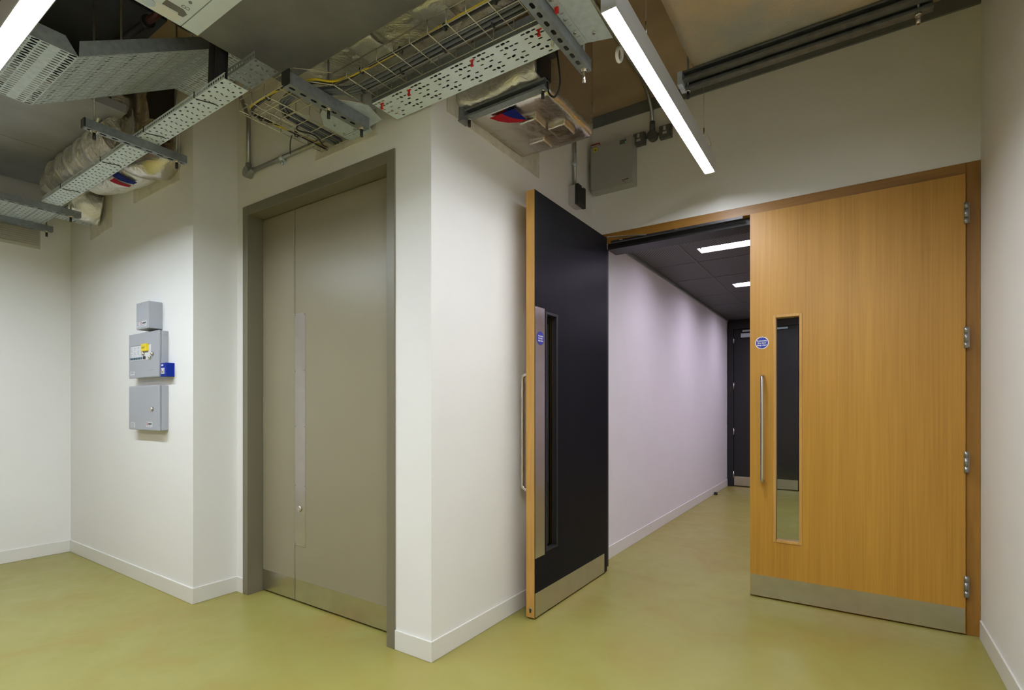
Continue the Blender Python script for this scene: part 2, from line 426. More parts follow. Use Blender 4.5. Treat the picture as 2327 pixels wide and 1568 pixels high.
b = MB(); b.box(XE, XS, YO, 3.8, OZ, ZC); b.box(XE, OX0, YO, 3.645, 0, OZ)
struct('wall_north_east', b, 'wall', 'white wall above the oak double doors', 'wall')
b = MB(); b.box(XS, XS+0.15, -5.05, 3.8, 0, ZC)
struct('wall_east', b, 'wall', 'white side wall at the right edge of the view', 'wall')
b = MB(); b.box(-5.6, 0.7, -5.2, -5.05, 0, ZC)
struct('wall_south', b, 'soffit', 'bare wall closing the room behind the viewpoint', 'wall')
# head track along the top of the oak door wall
b = MB(); b.box(XE, XS, YO-0.014, YO, 3.30, ZC-0.001)
struct('trim_1', b, 'band', 'dark grey track where the oak door wall meets the soffit', 'trim')
# baseboards
def skirt(name, x0, x1, y0, y1, label):
    b = MB(); b.box(x0, x1, y0, y1, 0, 0.098)
    o = b.build(name, 'skirting', bevel=0.003); o['kind'] = 'structure'; tag(o, label, 'baseboard')
T = 0.009
skirt('baseboard_west', XW, XW+T, -5.05, YA, 'white skirting along the far left end wall')
skirt('baseboard_north_west', XW+T, XR, YA-T, YA, 'white skirting below the grey alarm panels')
skirt('baseboard_return', XR, XR+T, YA-T, YD, 'white skirting on the short return left of the grey doors')
skirt('baseboard_north_left', XR+T, FX0, YD-T, YD, 'short stub of white skirting touching the left grey jamb')
skirt('baseboard_north_right', FX1+0.002, XE+T, YD-T, YD, 'white skirting between the right grey jamb and the corner')
skirt('baseboard_corner', XE, XE+T, YD, 3.56, 'white skirting running from the corner behind the open door')
skirt('baseboard_east', XS-T, XS, -5.05, YO-0.03, 'white skirting on the right side wall')
# plaster patches round penetrations
def patch(n, mb, label):
    struct(n, mb, 'patch', label, 'wall patch')
b = MB(); b.prism([(-2.53, YD-0.006, 2.585), (-2.03, YD-0.006, 2.585), (-2.03, YD-0.006, 2.72), (-2.50, YD-0.006, 2.72)], (0, 0.008, 0))
patch('trim_2', b, 'rough plaster patch above the grey doors where the cables enter')
b = MB(); b.prism([(XE+0.005, 1.92, 2.64), (XE+0.005, 2.80, 2.64), (XE+0.005, 2.80, 2.80), (XE+0.005, 1.92, 2.80)], (-0.008, 0, 0))
patch('trim_3', b, 'rough plaster patch round the big foil box duct')
b = MB(); b.prism([(-4.19, YA-0.006, 2.62), (-3.53, YA-0.006, 2.62), (-3.53, YA-0.006, 2.95), (-4.19, YA-0.006, 2.95)], (0, 0.008, 0))
patch('trim_4', b, 'plaster patch round the duct with the red and blue sticker, above the alarm panels')
b = MB(); b.prism([(-4.99, YA-0.006, 2.5), (-4.58, YA-0.006, 2.53), (-4.58, YA-0.006, 2.88), (-4.99, YA-0.006, 2.88)], (0, 0.008, 0))
patch('trim_5', b, 'plaster patch round the leftmost foil duct elbow')

# ------------------------------------------------------------------ grey metal double doors
d = thing('door_1', (-2.6, YD, 0), 'grey metal double door with steel push plate in a deep grey frame', 'door', kind='structure')
b = MB(); jw = 0.056
b.box(FX0, FX0+jw, YD-0.008, 2.0, 0, FZ); b.box(FX1-jw, FX1, YD-0.008, 2.0, 0, FZ); b.box(FX0+jw, FX1-jw, YD-0.008, 2.0, FZ-0.062, FZ)
b.build('door_frame', 'greyframe', d, bevel=0.002)
LY = 1.905; lx0, lm, lx1, lz = FX0+jw+0.003, -2.872, FX1-jw-0.003, FZ-0.062-0.003
l1 = bx('door_leaf', lx0, lm-0.003, LY, LY+0.045, 0.012, lz, 'greydoor', d, 0.0015)
l2 = bx('door_leaf', lm+0.003, lx1, LY, LY+0.045, 0.012, lz, 'greydoor', d, 0.0015)
bx('kick_plate', lx0+0.004, lm-0.006, LY-0.0015, LY, 0.015, 0.143, 'steel', l1, label='dull steel kick plate')
bx('kick_plate', lm+0.006, lx1-0.004, LY-0.0015, LY, 0.015, 0.143, 'steel', l2, label='dull steel kick plate')
pp = bx('push_plate', lm+0.002, lm+0.106, LY-0.002, LY, 0.352, 1.772, 'steel', l2, label='long steel push plate')
b = MB(); b.tube([(-2.821, LY-0.010, 0.579), (-2.821, LY-0.002, 0.579)], [0.017, 0.021], 20); b.tube([(-2.821, LY-0.012, 0.576), (-2.821, LY-0.009, 0.576)], 0.008, 12)
b.build('keyhole', 'satin', pp)
each('screw', 'galvdark', pp, [lambda b, x=x, z=z: b.tube([(x, LY-0.003, z), (x, LY-0.002, z)], 0.003, 8) for x in (lm+0.009, lm+0.099) for z in (0.362, 0.72, 1.08, 1.42, 1.762)])

# ------------------------------------------------------------------ oak double doors
RX = 0.487; LXI = -1.554; HZ = OZ-0.06
b = MB()
b.box(RX, XS, YO-0.004, 3.70, 0, OZ, 'oakframe'); b.box(OX0, LXI, YO-0.004, 3.63, 0, OZ, 'oakframe')
b.box(LXI, RX, YO-0.004, 3.70, HZ, OZ, 'oakhead')
o = b.build('trim_6', 'oakframe', bevel=0.002); o['kind'] = 'structure'
tag(o, 'dark oak frame round the corridor doorway', 'door frame')
st = bx('frame_stop', LXI, RX, 3.64, 3.8, HZ-0.045, HZ, 'black', o, label='black inner head of the oak frame')
b = MB(); b.box(LXI-0.001, LXI+0.004, 3.592, 3.646, 0, HZ-0.045); b.box(RX-0.012, RX, 3.66, 3.82, 0, HZ-0.045)
b.build('frame_lining', 'black', o)['label'] = 'black inner lining of the oak frame'

# closed right leaf
AX0, AX1, AY, AT = -0.556, 0.4825, 3.568, 0.054
d3 = thing('door_3', (0.48, AY, 0), 'closed oak veneer door leaf with narrow glazed slot and steel kick plate', 'door', kind='structure')
vx0, vx1, vz0, vz1 = -0.424, -0.266, 0.361, 1.768
b = MB(); z1 = HZ-0.004
for q in ((AX0, vx0, 0.010, z1), (vx1, AX1, 0.010, z1), (vx0, vx1, 0.010, vz0), (vx0, vx1, vz1, z1)):
    b.box(q[0], q[1], AY, AY+AT, q[2], q[3])
leaf = b.build('door_leaf', 'oak', d3)
b = MB(); fw = 0.016
for q in ((vx0, vx0+fw, vz0, vz1), (vx1-fw, vx1, vz0, vz1), (vx0+fw, vx1-fw, vz0, vz0+fw), (vx0+fw, vx1-fw, vz1-fw, vz1)):
    b.box(q[0], q[1], AY-0.005, AY+AT+0.004, q[2], q[3])
vf = b.build('vision_frame', 'oaklip', d3, bevel=0.002); vf['label'] = 'oak glazing bead'
bx('pane', vx0+fw, vx1-fw, AY+0.024, AY+0.030, vz0+fw, vz1-fw, 'glass', vf)
kp = bx('kick_plate', AX0+0.002, AX1-0.003, AY-0.0015, AY, 0.012, 0.143, 'steel', d3, label='brushed steel kick plate')
each('screw', 'satin', kp, [lambda b, x=x, z=z: b.tube([(x, AY-0.0028, z), (x, AY-0.0015, z)], 0.0035, 8) for x in (AX0+0.015, AX0+0.22, 0.0, 0.3, AX1-0.03) for z in (0.022, 0.133)])
def pull_handle(x, y, sgn, z0, z1, axis, parent):
    b = MB(); off = 0.062; r = 0.0105
    def P(o, z): return (x, y+sgn*o, z) if axis == 'y' else (x+sgn*o, y, z)
    pts = [P(0, z0), P(off-0.025, z0)] + [P(off-0.025+0.025*math.sin(t), z0+0.025-0.025*math.cos(t)) for t in (0.4, 0.8, 1.2)] + [P(off, z0+0.026), P(off, z1-0.026)]
    pts += [P(off-0.025+0.025*math.cos(t), z1-0.025+0.025*math.sin(t)) for t in (0.4, 0.8, 1.2)] + [P(off-0.025, z1), P(0, z1)]
    b.tube(pts, r, 12)
    o = b.build('pull_handle', 'satin', parent); o['label'] = 'long satin steel pull handle'; return o
pull_handle(-0.479, AY, -1, 0.735, 1.392, 'y', d3)
def round_sign(c, U, parent, ring=True):
    c, U = Vector(c), Vector(U); V = Vector((0, 0, 1)); W = U.cross(V)
    def disc(r, d, m, name, par, lab=None):
        b = MB(); b.tube([c, c+W*d], r, 40); o = b.build(name, m, par)
        if lab: o['label'] = lab
        return o
    s = disc(0.0385, 0.0012, 'white' if ring else 'signblue', 'sign', parent, 'round blue Automatic fire door keep clear sign')
    k = disc(0.0345, 0.0018, 'signblue', 'sign_face', s)
    b = MB()
    for i, tx in enumerate(('Automatic', 'fire door', 'keep clear')):
        add_text(b, tx, 0.0135, c+W*0.0018+V*(0.0125-0.0135*i), U, V, bold=0.0003)
    b.build('lettering', 'white', s)
round_sign((-0.487, AY, 1.602), (1, 0, 0), d3)
for z in (2.214, 1.563, 0.911, 0.259):
    b = MB(); hx, hy = 0.4845, AY-0.006
    for a, c in ((-0.055, -0.024), (-0.022, 0.022), (0.024, 0.055)): b.tube([(hx, hy, z+a), (hx, hy, z+c)], 0.0095, 12)
    b.box(hx-0.004, hx+0.012, hy, hy+0.008, z-0.052, z+0.052)
    b.build('hinge', 'conduit', d3)
# open left leaf, black face towards the doorway
GX0, GX1, GY0, GY1 = -1.555, -1.500, 2.484, 3.500
d2 = thing('door_2', (GX0, GY1, 0), 'open door leaf, black on its inner face with oak edge, held back against the wall', 'door', kind='structure')
wy0, wy1, wz0, wz1 = 2.606, 2.752, 0.356, 1.756
b = MB()
def leafbox(y0, y1, z0, z1):
    k0 = len(b.bm.faces)
    b.box(GX0, GX1, y0, y1, z0, z1, 'oak')
    b.bm.faces.ensure_lookup_table()
    for f in b.bm.faces[k0:]:
        c = f.calc_center_median()
        if abs(c.x-GX1) < 1e-5: f.material_index = b.mi('blackdoor')
        elif abs(c.y-GY0) < 1e-5: f.material_index = b.mi('oaklip')
for q in ((GY0, wy0, 0.010, 2.425), (wy1, GY1, 0.010, 2.425), (wy0, wy1, 0.010, wz0), (wy0, wy1, wz1, 2.425)): leafbox(*q)
b.build('door_leaf', 'oak', d2)
b = MB()
for q in ((wy0, wy0+fw, wz0, wz1), (wy1-fw, wy1, wz0, wz1), (wy0+fw, wy1-fw, wz0, wz0+fw), (wy0+fw, wy1-fw, wz1-fw, wz1)):
    b.box(-1.525, GX1+0.004, q[0], q[1], q[2], q[3], 'black')
    b.box(GX0-0.004, -1.531, q[0], q[1], q[2], q[3], 'oak')
vf = b.build('vision_frame', 'black', d2, bevel=0.002); vf['label'] = 'glazing bead, black one side and oak the other'
bx('pane', -1.531, -1.525, wy0+fw, wy1-fw, wz0+fw, wz1-fw, 'glass', vf)
pl = bx('push_plate', GX1, GX1+0.0018, GY0+0.004, GY0+0.112, 0.344, 1.768, 'steel', d2, label='long steel push plate')
kp = bx('kick_plate', GX1, GX1+0.0018, GY0+0.004, GY1-0.05, 0.012, 0.148, 'steel', d2, label='brushed steel kick plate')
each('screw', 'satin', pl, [lambda b, y=y, z=z: b.tube([(GX1+0.001, y, z), (GX1+0.003, y, z)], 0.003, 8) for y in (GY0+0.012, GY0+0.104) for z in (0.355, 0.70, 1.05, 1.40, 1.755)])
round_sign((GX1+0.0018, 2.545, 1.592), (0, 1, 0), d2, ring=False)
pull_handle(GX0, 2.543, -1, 0.72, 1.387, 'x', d2)
b = MB(); b.tube([(-1.527, GY0-0.0015, 0.055), (-1.527, GY0+0.001, 0.055)], 0.012, 16, 'satin'); b.box(-1.532, -1.522, GY0-0.0025, GY0-0.001, 0.037, 0.058, 'black')
b.build('flush_bolt', 'satin', d2)
for z in (2.214, 1.563, 0.911, 0.259):
    b = MB()
    for a, c in ((-0.055, -0.024), (-0.022, 0.022), (0.024, 0.055)): b.tube([(GX0-0.004, GY1+0.006, z+a), (GX0-0.004, GY1+0.006, z+c)], 0.009, 12)
    b.build('hinge', 'conduit', d2)
# door closer guide rail and arm under the frame head
dc = thing('door_closer', (-1.3, 3.56, HZ), 'slim metal closer arm and guide rail under the oak frame head', 'door closer')
b = MB(); b.box(-1.50, -0.60, 3.572, 3.590, HZ-0.018, HZ-0.003); b.build('guide_rail', 'blackplastic', dc)
b = MB(); b.obox(((-1.50-1.235)/2, 3.545, HZ+0.003), (1, 0.05, -0.10), (0, 1, 0), (0.1, 0, 1), 0.145, 0.008, 0.003); b.build('arm', 'satin', dc)
each('slider', 'satin', dc, [lambda b, x=x: b.box(x-0.012, x+0.012, 3.568, 3.5725, HZ-0.012, HZ-0.006) for x in (-1.42, -1.02)])

# ------------------------------------------------------------------ corridor beyond
CX, CY1, CZ = -1.62, 8.36, 2.52
b = MB(); b.box(CX-0.15, CX, 3.645, CY1+0.1, 0, OZ); b.box(CX-0.15, CX, 3.8, CY1+0.1, OZ, CZ+0.5)
struct('wall_corridor_left', b, 'corrwall', 'pale lilac lit corridor wall seen through the doorway', 'wall')
b = MB(); b.box(1.05, 1.2, 3.8, CY1+0.1, 0, CZ+0.5); b.box(XS, 1.2, 3.78, 3.80, 0, CZ+0.5)
struct('wall_corridor_right', b, 'corrwall', 'corridor wall on the right behind the closed oak leaf', 'wall')
b = MB(); b.box(CX, 1.2, CY1+0.03, CY1+0.2, 0, CZ+0.5)
struct('wall_corridor_end', b, 'black', 'black end of the corridor round its double doors', 'wall')
b = MB()
LS = [(4.44, 4.60), (5.93, 6.12), (7.42, 7.60)]
ys = [3.8] + [v for q in LS for v in q] + [CY1+0.05]
for i in range(0, len(ys), 2): b.box(CX, 1.05, ys[i], ys[i+1], CZ, CZ+0.03)
for y0, y1 in LS: b.box(CX, -1.10, y0, y1, CZ, CZ+0.03); b.box(0.35, 1.05, y0, y1, CZ, CZ+0.03)
struct('ceiling_corridor', b, 'meshceil', 'black expanded mesh ceiling of the corridor', 'ceiling')
b = MB()
b.box(CX, CX+0.018, 3.8, CY1, CZ-0.022, CZ-0.001)
o = struct('trim_7', b, 'galvdark', 'grey edge trim between corridor wall and mesh ceiling', 'trim')
b = MB()
for y in (4.2, 4.85, 5.5, 6.4, 7.05): b.box(CX+0.018, 1.05, y, y+0.008, CZ-0.003, CZ-0.0005)
b.box(-1.205, -1.197, 3.8, CY1, CZ-0.004, CZ-0.0005); b.box(-0.3, -0.292, 3.8, CY1, CZ-0.004, CZ-0.0005)
struct('trim_8', b, 'ceilgrid', 'thin grid bars between the mesh ceiling panels', 'trim')
b = MB(); b.box(CX, CX+T, 3.66, CY1, 0, 0.10)
o = b.build('baseboard_corridor', 'skirting', bevel=0.003); o['kind'] = 'structure'; tag(o, 'white skirting along the corridor wall', 'baseboard')
for i, (y0, y1) in enumerate(LS):
    lab = ('corridor ceiling light strip nearest the doorway', 'second corridor ceiling light strip from the doorway', 'third corridor ceiling light strip, nearest the black end doors')[i]
    t = thing('corridor_light', (-0.4, (y0+y1)/2, CZ), 'white recessed ' + lab, 'ceiling light', 'corridor ceiling light strips')
    bx('diffuser', -1.095, 0.345, y0+0.005, y1-0.005, CZ+0.040, CZ+0.046, 'lampcorr', t)
    b = MB(); b.box(-1.10, 0.35, y0+0.0005, y0+0.005, CZ+0.001, CZ+0.05); b.box(-1.10, 0.35, y1-0.005, y1-0.0005, CZ+0.001, CZ+0.05); b.box(-1.0995, 0.3495, y0+0.005, y1-0.005, CZ+0.047, CZ+0.055)
    b.build('housing', 'lighthousing', t)
d4 = thing('door_4', (-0.65, CY1, 0), 'black double doors with steel kick plates closing the corridor end', 'door', kind='structure')
b = MB(); b.box(CX+0.01, -1.53, CY1-0.03, CY1+0.03, 0, 2.46); b.box(-1.53, 0.25, CY1-0.03, CY1+0.03, 2.37, 2.46); b.box(0.20, 0.28, CY1-0.03, CY1+0.03, 0, 2.37)
b.build('door_frame', 'black', d4)
for x0, x1 in ((-1.526, -0.672), (-0.665, 0.196)):
    l = bx('door_leaf', x0, x1, CY1-0.01, CY1+0.03, 0.012, 2.365, 'black', d4, 0.002)
    bx('kick_plate', x0+0.004, x1-0.004, CY1-0.012, CY1-0.01, 0.015, 0.155, 'steel', l, label='steel kick plate')
for z in (2.21, 1.52, 0.83, 0.18):
    b = MB(); b.tube([(-1.528, CY1-0.018, z-0.05), (-1.528, CY1-0.018, z+0.05)], 0.012, 10); b.build('hinge', 'satin', d4)
b = MB(); b.box(-1.42, -0.95, CY1-0.07, CY1-0.01, 2.235, 2.295); b.build('closer_body', 'galv', d4, bevel=0.004)
b = MB(); b.box(-1.40, -0.80, CY1-0.05, CY1-0.03, 2.32, 2.345); b.build('closer_rail', 'galv', d4)
b = MB(); b.tube([(-1.585, 7.42, 0), (-1.585, 7.42, 0.03)], 0.022, 16, 'blackplastic'); b.tube([(-1.585, 7.42, 0.03), (-1.585, 7.42, 0.036)], [0.022, 0.012], 16, 'blackplastic')
tag(b.build('door_stop', 'blackplastic'), 'small black rubber door stop on the corridor floor by the skirting', 'door stop')

# ------------------------------------------------------------------ linear lights
def linear_light(name, x0, x1, y0, y1, z, h, mat, label):
    t = thing(name, ((x0+x1)/2, (y0+y1)/2, z), label, 'linear light', 'suspended linear lights')
    b = MB(); rc = 0.008; e = 0.0022
    b.box(x0, x1, y0, y1, z+rc+0.006, z+h)
    for q in ((x0, x0+e, y0, y1), (x1-e, x1, y0, y1), (x0+e, x1-e, y0, y0+e), (x0+e, x1-e, y1-e, y1)): b.box(*q, z, z+rc+0.006)
    b.build('housing', 'lighthousing', t)
    bx('diffuser', x0+e+0.0002, x1-e-0.0002, y0+e+0.0002, y1-e-0.0002, z+rc, z+rc+0.005, mat, t)
    return t
LT = linear_light('linear_light', -0.750, -0.692, 1.695, 3.215, 2.594, 0.095, 'lamp', 'glowing suspended linear light in front of the oak door wall')
for y in (2.02, 2.97):
    b = MB(); b.tube([(-0.698, y, 2.685), (-0.698, y, 3.0), (-0.702, y, ZC)], 0.0012, 6, 'conduit')
    w = b.build('suspension_wire', 'conduit', LT)
    b = MB(); b.tube([(-0.698, y, 2.689), (-0.698, y, 2.745)], 0.004, 8); b.build('gripper', 'satin', w)
b = MB(); b.tube(spline([(-0.696, 2.975, 2.735), (-0.686, 3.01, 2.715), (-0.680, 3.06, 2.692), (-0.690, 3.08, 2.689)]), 0.0018, 6); b.build('wire_tail', 'satin', LT)
LL = linear_light('linear_light', -4.46, -1.74, 0.4846, 0.5486, 2.46, 0.085, 'lampleft', 'glowing linear light crossing the top left corner of the photo')
for x in (-4.2, -2.36):
    b = MB(); b.tube([(x, 0.516, 2.545), (x, 0.516, ZC)], 0.0012, 6); b.build('suspension_wire', 'conduit', LL)
linear_light('linear_light', -3.4, -1.5, -1.63, -1.57, 2.90, 0.095, 'lampback', 'linear light behind the viewpoint, parallel to the grey door wall')
linear_light('linear_light', -0.20, -0.14, -0.62, 0.88, 2.86, 0.095, 'lampnear', 'linear light overhead near the right side wall, parallel to the one before the oak doors')
b = MB()
b.tube(arc((-0.790, 1.97, 2.62), (0, 0.024, 0), (0.006, 0, 0.024), 0, 2*PI, 18), 0.007, 8)
tag(b.build('cable_ring', 'white'), 'small white plastic cable ring beside the linear light', 'cable clip')

# ------------------------------------------------------------------ struts
def strut(x, y0, y1, z, label, group, w=0.041, rods=(), top=ZC, capend=True, slot0=0.02):
    """slotted channel along y with its slots facing down; rods = y positions of threaded rods"""
    t = thing('strut_hanger', (x, (y0+y1)/2, z), label, 'strut', group)
    b = MB(); n = max(2, int(round((y1-y0)/0.05)))
    c = (y1-y0)/n; h = w
    b.perf((x-w/2, y0, z), (0, 1, 0), (1, 0, 0), n, 1, c, w, lambda i, j: (0.031, 0.015, 0, 0, 0))
    b.quad((x-w/2, y0, z), (x-w/2, y1, z), (x-w/2, y1, z+h), (x-w/2, y0, z+h)); b.quad((x+w/2, y0, z), (x+w/2, y1, z), (x+w/2, y1, z+h), (x+w/2, y0, z+h))
    for s in (-1, 1): b.quad((x+s*w/2, y0, z+h), (x+s*w/2, y1, z+h), (x+s*(w/2-0.010), y1, z+h), (x+s*(w/2-0.010), y0, z+h))
    b.build('channel', 'galvdark', t, solid=0.002, weld=True)
    for y in rods:
        b = MB(); b.tube([(x, y, z-0.012), (x, y, top)], 0.005, 8); r = b.build('threaded_rod', 'conduit', t)
        b = MB(); b.tube([(x, y, z-0.001), (x, y, z-0.010)], 0.012, 6); b.tube([(x, y, z-0.0005), (x, y, z-0.003)], 0.016, 16); b.build('nut', 'satin', r)
        if capend:
            b = MB(); b.tube([(x, y, z-0.010), (x, y, z-0.042)], 0.0075, 10); b.build('rod_cap', 'blackplastic', r)
        else:
            b = MB(); b.tube([(x, y, z-0.010), (x, y, z-0.055)], 0.006, 10); b.build('rod_end', 'satin', r)
    return t
SZ = 2.57
G1 = 'slotted strut hangers under the cable trays'
s1 = strut(-3.15, 0.945, 1.405, SZ, 'grey slotted strut crossing under the narrow perforated tray', G1, rods=(0.985, 1.36))
bx('end_cap', -3.172, -3.128, 0.938, 0.945, SZ-0.001, SZ+0.043, 'blackplastic', s1)
s2 = strut(-2.005, 1.29, 1.715, SZ-0.009, 'slotted strut carrying the bent end of the wire basket above the grey doors', G1, w=0.05, rods=(1.50, 1.69), top=2.785)
bx('end_cap', -2.031, -1.979, 1.284, 1.290, SZ-0.001, SZ+0.052, 'blackplastic', s2)
s3 = strut(-0.918, 1.28, 1.93, SZ, 'bright slotted strut beside the linear light with bare rod end', G1, w=0.044, rods=(1.31, 1.908), capend=False)
s4 = strut(-4.69, 0.70, 1.385, SZ, 'slotted strut under the wide tray, next to the narrow tray joint', G1, rods=(1.33, 0.95))
s5 = strut(-5.25, 0.70, 1.375, SZ, 'slotted strut under the wide tray, nearest the louvred grille', G1, rods=(1.34, 0.95))

# ------------------------------------------------------------------ cable trays
TZ = SZ+0.0435
def narrow_slots(i, j):
    if i % 2: return {1: (0.014, 0.009, 0, 0, 0), 3: (0.014, 0.009, 0, 0, 0), 2: (0.0205, 0.0065, 2.2, 0, 0)}.get(j)
    return {0: (0.016, 0.0105, 0, 0, 0), 4: (0.016, 0.0105, 0, 0, 0), 2: None}.get(j)
def flange_slots(i, j): return (0.015, 0.012, 0, 0, 0)
t = thing('cable_tray', (-3.5, 1.21, TZ), 'narrow perforated cable tray running along the wall on the grey strut', 'cable tray', 'perforated cable trays')
b = MB(); n = 88; nx0, nx1, ny0, ny1 = -4.66, -2.26, 1.163, 1.268
b.perf((nx0, ny0, TZ), (1, 0, 0), (0, 1, 0), n, 5, (nx1-nx0)/n, (ny1-ny0)/5, narrow_slots)
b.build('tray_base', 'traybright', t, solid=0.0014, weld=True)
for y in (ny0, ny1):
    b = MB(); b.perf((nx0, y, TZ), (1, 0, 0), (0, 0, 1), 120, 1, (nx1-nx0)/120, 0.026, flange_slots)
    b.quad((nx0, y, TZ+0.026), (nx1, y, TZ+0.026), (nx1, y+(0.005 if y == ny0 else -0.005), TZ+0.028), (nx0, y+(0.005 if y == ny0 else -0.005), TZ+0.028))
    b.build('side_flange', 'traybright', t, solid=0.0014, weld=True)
for x in (-2.52, -3.05, -3.62, -4.28):
    b = MB(); b.tube([(x, ny0-0.002, TZ+0.03), (x, ny0-0.003, TZ+0.002), (x+0.008, ny0+0.012, TZ-0.003), (x+0.035, ny0+0.07, TZ-0.003), (x+0.03, ny0+0.09, TZ-0.002)], 0.0022, 6)
    b.build('cable_tie', 'blackplastic', t)
b = MB(); b.tube([(-4.66, 1.20, TZ+0.012), (-2.35, 1.205, TZ+0.012)], 0.010, 8)
for k in range(4): b.tube([(-4.66, 1.178+0.022*k, TZ+0.014+0.004*(k%2)), (-2.4+0.03*k, 1.178+0.022*k, TZ+0.014)], 0.0095, 8)
tag(b.build('cable_run', 'cabgrey'), 'dark cables lying in the narrow perforated tray', 'cable')
# short loose end of tray beyond the joint
t = thing('cable_tray', (-2.1, 1.22, TZ), 'short dark end of perforated tray beyond the joint with the insulated pipes', 'cable tray', 'perforated cable trays')
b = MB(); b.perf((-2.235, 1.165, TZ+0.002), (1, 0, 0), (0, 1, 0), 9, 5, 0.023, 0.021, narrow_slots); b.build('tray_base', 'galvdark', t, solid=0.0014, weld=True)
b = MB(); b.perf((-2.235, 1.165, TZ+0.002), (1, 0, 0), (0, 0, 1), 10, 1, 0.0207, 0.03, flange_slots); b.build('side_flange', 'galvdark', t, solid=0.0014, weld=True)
# wide tray at far left, with a branch into the wall
t = thing('cable_tray', (-5.0, 1.2, TZ), 'wide perforated tray on two struts at the far left end wall', 'cable tray', 'perforated cable trays')
def wide_slots(i, j): return (0.015, 0.011, 0, 0, 0) if (i+j) % 2 == 0 else ((0.020, 0.007, 2.2, 0, 0) if j % 4 == 1 else None)
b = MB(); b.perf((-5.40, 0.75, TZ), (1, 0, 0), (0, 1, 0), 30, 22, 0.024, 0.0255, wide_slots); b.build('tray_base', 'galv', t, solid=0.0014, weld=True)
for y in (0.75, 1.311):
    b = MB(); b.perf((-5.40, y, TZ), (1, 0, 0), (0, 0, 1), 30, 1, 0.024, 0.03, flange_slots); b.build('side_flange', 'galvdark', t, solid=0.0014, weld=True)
b = MB(); b.perf((-4.98, 1.318, TZ), (0, 1, 0), (1, 0, 0), 9, 6, 0.0244, 0.024, wide_slots)
b.perf((-4.98, 1.318, TZ), (0, 1, 0), (0, 0, 1), 9, 1, 0.0244, 0.028, flange_slots); b.perf((-4.836, 1.318, TZ), (0, 1, 0), (0, 0, 1), 9, 1, 0.0244, 0.028, flange_slots)
b.build('branch_tray', 'galv', t, solid=0.0014, weld=True)
b = MB(); grid_box(b, -4.985, -4.825, 1.47, 1.539, TZ+0.003, TZ+0.05, 0.02, 0.012); crumple(b, 0.012, 40)
tag(b.build('fire_stop', 'rubber'), 'black foam stuffing where the branch tray enters the wall', 'fire stop')
# wide riser tray, flat near the left light then sloping up
rx0, rx1, RZ, RY = -3.102, -2.521, 2.565, 0.739
t = thing('cable_tray', (-2.95, RY, RZ), 'wide slotted tray bending upwards beside the left linear light', 'cable tray', 'perforated cable trays')
def riser_slots(i, j):
    k = j % 4
    if k == 3: return None
    if k == 1: return (0.026, 0.0125, 1.57+(0.35 if i % 2 else -0.35), 0, 0)
    return (0.027, 0.0080, 1.5708, 0, 0)
nW = 27; cW = (rx1-rx0)/nW
b = MB(); y0 = 0.24; nL = 18
b.perf((rx0, y0, RZ), (1, 0, 0), (0, 1, 0), nW, nL, cW, (RY-y0)/nL, riser_slots)
b.build('flat_section', 'galv', t, solid=0.0016, weld=True)
sl = 0.64; ly = 0.591; rl = ly*math.hypot(1, sl); nR = 28
def riser2(i, j):
    k = j % 4
    if k == 3 and i % 2: return None
    if k == 1: return (0.022, 0.014 if i % 2 else 0.008, 1.57+(0.4 if i % 4 == 0 else -0.4), 0, 0)
    return (0.022, 0.0075, 1.5708, 0, 0)
b = MB(); b.perf((rx0, RY, RZ), (1, 0, 0), (0, 1, sl), nW, nR, cW, rl/nR, riser2)
b.perf((rx0, RY+ly, RZ+sl*ly), (1, 0, 0), (0, 1, 0), nW, 6, cW, 0.024, riser2)
b.build('sloping_section', 'galv', t, solid=0.0016, weld=True)
fh = 0.059
for x in (rx0, rx1):
    b = MB(); b.quad((x, y0, RZ), (x, RY-0.001, RZ), (x, RY-0.040, RZ+fh), (x, y0, RZ+fh)); b.build('side_flange', 'galvdark', t, solid=0.0016)
    b = MB(); b.quad((x, RY+0.001, RZ), (x, RY+ly, RZ+sl*ly), (x, RY+ly, RZ+sl*ly+fh), (x, RY+0.003, RZ+fh*1.05)); b.build('side_flange', 'galvdark', t, solid=0.0016)
for (x, y) in ((-2.95, 1.03), (-2.58, 1.18)):
    b = MB(); b.tube([(x, y, RZ+sl*(y-RY)), (x, y, ZC)], 0.005, 8); b.build('threaded_rod', 'conduit', t)
# main tray, rosette slots
mx0, mx1, my0, my1 = -1.875, -0.90, 1.640, 1.800
t = thing('cable_tray', (-1.4, 1.72, TZ), 'bright rosette slotted tray with red and white tags above the foreground corner', 'cable tray', 'perforated cable trays')
pat = {(0,0): 's', (1,0): 'o', (2,0): 's', (3,1): 's', (0,1): 'f', (1,1): 'c', (2,1): 's', (0,2): 'f', (2,2): 's', (3,3): 's', (1,3): 'd', (2,4): 'c', (1,4): 's', (3,4): 's', (2,5): 's', (0,3): 's'}
def main_slots(i, j):
    p = pat.get((i % 5, j))
    return {None: None, 's': (0.020, 0.0085, 0, 0, 0), 'f': (0.018, 0.007, 0, 0, 0), 'o': (0.0215, 0.0115, -0.1, 0, 0), 'd': (0.0215, 0.0115, -0.35, 0, 0), 'c': (0.017, 0.0145, 0.6, 0, 0)}[p]
b = MB(); n = 42
b.perf((mx0, my0, TZ), (1, 0, 0), (0, 1, 0), n, 6, (mx1-mx0)/n, (my1-my0)/6, main_slots)
b.build('tray_base', 'traybright', t, solid=0.0016, weld=True)
for y in (my0, my1):
    b = MB(); b.quad((mx0, y, TZ), (mx1, y, TZ), (mx1, y, TZ+0.05), (mx0, y, TZ+0.05)); b.build('side_flange', 'galvdark', t, solid=0.0016)
